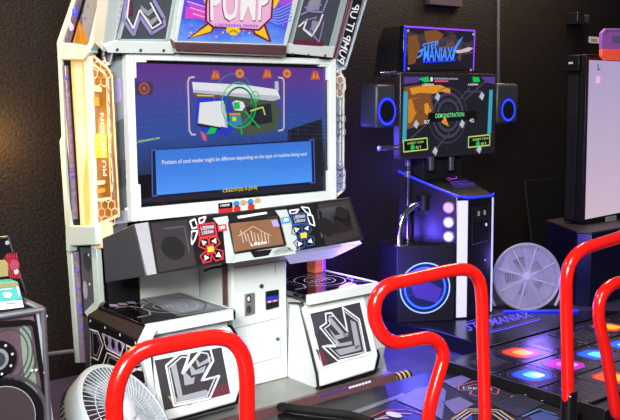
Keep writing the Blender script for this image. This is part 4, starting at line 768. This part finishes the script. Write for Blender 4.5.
a = Art((pl.x-.051, 0, 0), NX); a.area([(568.5, 62), (573, 62), (573, 64), (568.5, 64)], 'p_lightgrey', 1); a.build('maker_tag', br_)
mat('navy', (16, 18, 46), .25, var=.1)
zpd = .60; v0, v1, v2 = P(553, 222, 'z', zpd), P(577, 231.5, 'z', zpd), P(592, 232.5, 'z', zpd)
pg = [(v0.x, v0.y), (v1.x, v1.y), (v2.x, v2.y), (v2.x+1.2, v2.y), (v2.x+1.2, .64), (v0.x+.05, .64)]
b = MB(); b.prism([(x, y, 0) for x, y in pg], (0, 0, zpd-.012), 'navy'); pd = b.build('pedestal', rm, .006)
b = MB(); b.prism([(x, y, zpd-.012) for x, y in pg], (0, 0, .014), 'mesh_brown'); b.build('pedestal_top', rm, .003)
b = MB(); b.box(pl.x+.1, pl.x+1.0, YR+.05, yb-.02, zpd, .64, 'black'); b.build('neck', rm)
# topper with pink and orange tray
q = [(602, 33), (606, 28.5), (640, 28.5), (640, 62), (606, 61), (602.5, 56)]
mat('pink_acrylic', (150, 96, 160), .15, emit=(165, 90, 190), es=.35, alpha=.85); mat('coral', (235, 90, 70), .3, emit=(245, 80, 50), es=.55)
tp = px_slab((0, YR-.09, 0), NY, [(602, 33), (606, 28.5), (640, 28.5), (640, 50), (602, 49)], -.03, 'pink_acrylic', 'clear_bin', None, bevel=.006)
tag(tp, 'small translucent pink bin with coral base on top of the right-hand cabinet', 'bin')
px_slab((0, YR-.09, 0), NY, [(602, 49), (640, 50), (640, 61), (606, 60), (602, 56)], -.03, 'coral', 'coral_base', tp, bevel=.006)
a = Art((0, YR-.092, 0), NY); a.line([(604, 34), (607, 31), (640, 31)], .012, 'p_lav', 1); a.area([(612, 36), (640, 36), (640, 44), (612, 43)], 'p_lav', 1); a.build('bin_print', tp)
# wall items
b = MB(); p0, p1 = P(566, 13, 'y', WY-.002), P(581, 26.5, 'y', WY-.002); xm = P(572.5, 20, 'y', WY).x
b.box(p0.x, xm, WY-.13, WY-.002, p1.z, p0.z, 'black'); wl = b.build('wall_sensor', loc=(p0.x, WY-.05, p1.z), bevel=.008); tag(wl, 'small black and brown sensor box high on the wall', 'sensor')
b = MB(); b.box(xm, p1.x, WY-.10, WY-.002, p1.z+.01, p0.z-.01, 'mesh_brown'); b.build('sensor_face', wl, .02)
b = MB(); p0, p1 = P(589, 36.5, 'y', WY-.002), P(598.5, 43.5, 'y', WY-.002); b.box(p0.x, p1.x, WY-.008, WY-.002, p1.z, p0.z, 'p_white'); wn = b.build('wall_notice', loc=(p0.x, WY, p1.z)); tag(wn, 'small white notice card stuck on the dark wall', 'notice')
a = Art((0, WY-.009, 0), NY); a.area([(591, 38.5), (597, 39), (597, 41.5), (591, 41)], 'p_tan', 1); a.build('notice_print', wn)
b = MB(); pts = [P(*q, 'z', 0.0) for q in ()]; ql = [P(523, 181, 'y', .86), P(557, 179.5, 'y', .86)]; zt_ = ql[0].z
b.prism([(ql[0].x, .86, zt_), (ql[1].x, .86, zt_), (ql[1].x, .70, 0), (ql[0].x, .70, 0)], (0, -.02, 0), 'soft_black'); tag(b.build('leaning_board', loc=(ql[0].x+.2, .75, 0), bevel=.003), 'dark flat board leaning on the wall behind the upright fan', 'board')
# rod from the wall to the cabinet
b = MB(); b.tube([P(48, 354, 'y', .62), P(74, 350.8, 'y', .5)], .011, 'silver', 10); tag(b.build('brace_rod', loc=tuple(P(60, 352, 'y', .55))), 'thin grey rod reaching to the lower left of the white cabinet', 'rod')

# ------------------------------------------------------------------ clear speaker cabinet, lower left
YB = -1.05; bp = lambda q: P(*q, 'y', YB)
tr_, brr = bp((43, 309.5)), bp((53, 420)); XR = tr_.x; XL = XR-.62; ZT = tr_.z
sp = thing('clear_speaker_cabinet', 'clear acrylic speaker cabinet with black edging at the bottom left', 'speaker', (XR-.3, YB+.2, 0))
mat('dark_clear', (60, 56, 60), .15, alpha=.6); mat('mauve', (92, 74, 82), .25, var=.25, scale=7); mat('pale_green', (120, 138, 122), .3)
b = MB(); b.box(XL, XR, YB+.02, YB+.38, .02, ZT-.02, 'dark_clear'); b.build('acrylic_shell', sp, .004)
b = MB(); b.box(XL+.02, XR-.05, YB+.30, YB+.36, .03, ZT-.04, 'mauve'); b.build('inner_back', sp)
for pts in ([(XR, YB, ZT), (XR, YB+.4, ZT)], [(XR, YB, ZT), (XL, YB, ZT)], [(XR, YB, ZT), (XR, YB, 0)], [(XR, YB+.4, ZT), (XR, YB+.4, 0)]):
    b = MB(); b.tube(pts, .011, 'silver', 8); b.build('edge_rail', sp)
a = Art((0, YB, 0), NY)
z3 = lambda *p: [(x/3.5, 300+y/3.5) for x, y in p]
a.area(z3((-60, 70), (120, 50), (170, 420), (-60, 420)), 'mauve', -8)
a.area(z3((70, 80), (108, 88), (135, 340), (90, 300)), 'pale_green', -6)
for r in (0.13, .11, .09): a.oval(z3((30, 190))[0], r*.8, r, 'p_dim' if r != .14 else 'mauve', -5, .94)
[a.area(q_, 'black', 3) for q_ in ([(-17, 322), (29, 319.3), (29, 324.6), (-17, 327.5)], [(29, 319.3), (33.5, 320.8), (36.6, 325), (32.2, 328), (31, 325.6), (29, 324.6)], [(36.6, 325), (51, 423), (46.3, 423), (32.2, 328)])]; a.line(z3((-60, 66), (130, 42), (182, 430)), .01, 'p_grey', 2)
for q in z3((110, 245), (125, 244), (155, 252), (160, 55)): a.oval(q, .005, .005, 'p_lightgrey', 4)
a.build('front_panel', sp)
a = Art((0, YB-.004, 0), NY)
c1 = z3((-8, 208))[0]; a.oval(c1, .062, .066, 'black', 2); a.oval(c1, .036, .038, 'grey', 3); a.oval(c1, .024, .026, 'charcoal', 4)
for k in range(8):
    t = k*math.pi/4+.2; p = a.at(c1, 4)+Vector((math.cos(t)*.05, 0, math.sin(t)*.053)); a.poly([p+Vector((.005*math.cos(s), 0, .005*math.sin(s))) for s in (0, 1, 2, 3, 4, 5)], 'p_lightgrey')
lab(a.build('tweeter', sp), 'small round driver with black ring')
a = Art((0, YB-.004, 0), NY); c2 = z3((2, 425))[0]; a.oval(c2, .165, .165, 'p_dim', 2, .93); a.oval(c2, .145, .148, 'black', 3); a.oval(c2, .118, .121, 'mesh_brown', 4); a.oval(c2, .121, .124, 'p_grey', 4, .97); lab(a.build('woofer', sp), 'large round mesh covered driver')
b = MB(); b.box(XL, XR, YB+.02, YB+.38, 0, .02, 'black'); b.build('foot', sp)
# controller board and teal box on top
Zb = ZT+.012; YT = YB+.18
b = MB(); q = [P(*p, 'y', YT+.08) for p in ((-16, 238), (9, 236.5), (27, 296), (-16, 300))]
q[2].z = q[3].z = Zb
b.prism(q, (0, .02, 0), 'black'); cb = b.build('control_board', loc=(q[2].x, YT+.08, Zb), bevel=.003); tag(cb, 'upright black board with a red and gold round graphic on the clear speaker', 'board')
a = Art((0, YT+.079, 0), NY); z4 = lambda *p: [(x/6, 240+y/6) for x, y in p]
a.line([(-16, 238.5), (8, 237), (26, 294)], .006, 'p_dim', 1); a.area(z4((15, 110), (40, 80), (85, 72), (100, 130), (122, 232), (55, 230), (50, 150)), 'p_dkred', 1)
for k in range(5): a.line(z4((40+k*14, 85-k*2), (62+k*14, 228)), .003, 'p_red', 2); a.line(z4((35+k*4, 100+k*28), (95+k*6, 95+k*28)), .003, 'p_red', 2)
a.oval(z4((85, 150))[0], .018, .02, 's_pink', 3); a.oval(z4((95, 188))[0], .008, .01, 'p_white', 3); a.area(z4((-30, 120), (30, 118), (48, 145), (48, 215), (-30, 225)), 'p_olive', 2); a.area(z4((8, 238), (35, 236), (35, 258), (8, 260)), 'p_white', 2); a.oval(z4((42, 16))[0], .008, .008, 'p_grey', 2)
a.build('board_print', cb)
b = MB(); q = [P(*p, 'y', YT-.03) for p in z4((-40, 262), (108, 250), (140, 402), (-40, 424))]
zz = min(p.z for p in q)
for p in q: p.z += 0
q[2].z = q[3].z = Zb
b.prism(q, (0, .07, 0), 'p_teal'); tb = b.build('teal_card_box', loc=(q[2].x-.05, YT, Zb), bevel=.003); tag(tb, 'teal and white printed card box leaning before the black board', 'box')
a = Art((0, YT-.031, 0), NY); a.area(z4((-40, 262), (106, 252), (112, 276), (-40, 288)), 'p_olive', 1); a.area(z4((-40, 375), (132, 358), (142, 402), (-40, 424)), 'p_white', 1); a.scribble(9, *z4((30, 378), (104, 372), (104, 380), (30, 388)), 'p_dim', 2); a.area(z4((10, 318), (50, 308), (75, 325), (60, 352), (25, 345)), 'p_lightgrey', 2); a.line(z4((-10, 300), (70, 292)), .006, 'p_lightgrey', 2); a.area(z4((95, 275), (112, 280), (122, 330), (110, 345)), 'p_lightgrey', 2); a.build('box_print', tb)

# ------------------------------------------------------------------ lights
def area(name, loc, tgt, size, power, col, sy=None):
    l = bpy.data.lights.new(name, 'AREA'); l.energy = power; l.color = col; l.size = size
    if sy: l.shape = 'RECTANGLE'; l.size_y = sy
    o = bpy.data.objects.new(name, l); C.objects.link(o); o.location = loc; o.rotation_euler = (Vector(tgt)-Vector(loc)).to_track_quat('-Z', 'Y').to_euler(); return o
def point(name, loc, power, col, r=.05):
    l = bpy.data.lights.new(name, 'POINT'); l.energy = power; l.color = col; l.shadow_soft_size = r; o = bpy.data.objects.new(name, l); C.objects.link(o); o.location = loc; return o
l_ = area('window_light', (-4.4, -4.6, 3.2), (-.35, -.3, .8), 1.8, 100, (1, .98, .95), 1.6); l_.data.spread = math.radians(70)
l_ = area('room_light', (-1.0, -3.2, 3.4), (-.1, -.4, .5), 1.4, 26, (.94, .97, 1)); l_.data.spread = math.radians(80)
area('wall_wash', (-1.7, .45, 3.3), (-1.3, WY, 2.2), .6, 100, (1, .66, .40))
area('wall_wash', (3.2, .3, 3.5), (2.9, WY, 2.6), 2.4, 95, (1, .80, .60), .3)
point('amber_glow', (-.98, .72, 1.45), 14.0, (1, .50, .12), .10)
point('blue_ring_glow', (1.36, -.02, .42), 9, (.10, .10, 1), .1)
point('blue_floor_glow', (1.15, .30, .55), 60, (.12, .07, 1), .15)
point('blue_stage_glow', (2.5, -.15, .45), 6, (.25, .15, 1), .1)
point('blue_back_glow', (2.45, .75, 1.1), 7, (.12, .1, 1), .1); point('blue_back_glow', (1.15, .72, 1.35), 10, (.10, .08, 1), .1)
point('violet_under_console', (.75, -.05, .72), 3, (.5, .2, 1), .08)
w = bpy.data.worlds.new('room_ambient'); bpy.context.scene.world = w; w.use_nodes = True
w.node_tree.nodes['Background'].inputs['Color'].default_value = (.80, .86, 1, 1); w.node_tree.nodes['Background'].inputs['Strength'].default_value = .085
bpy.context.scene.view_settings.view_transform = 'Standard'
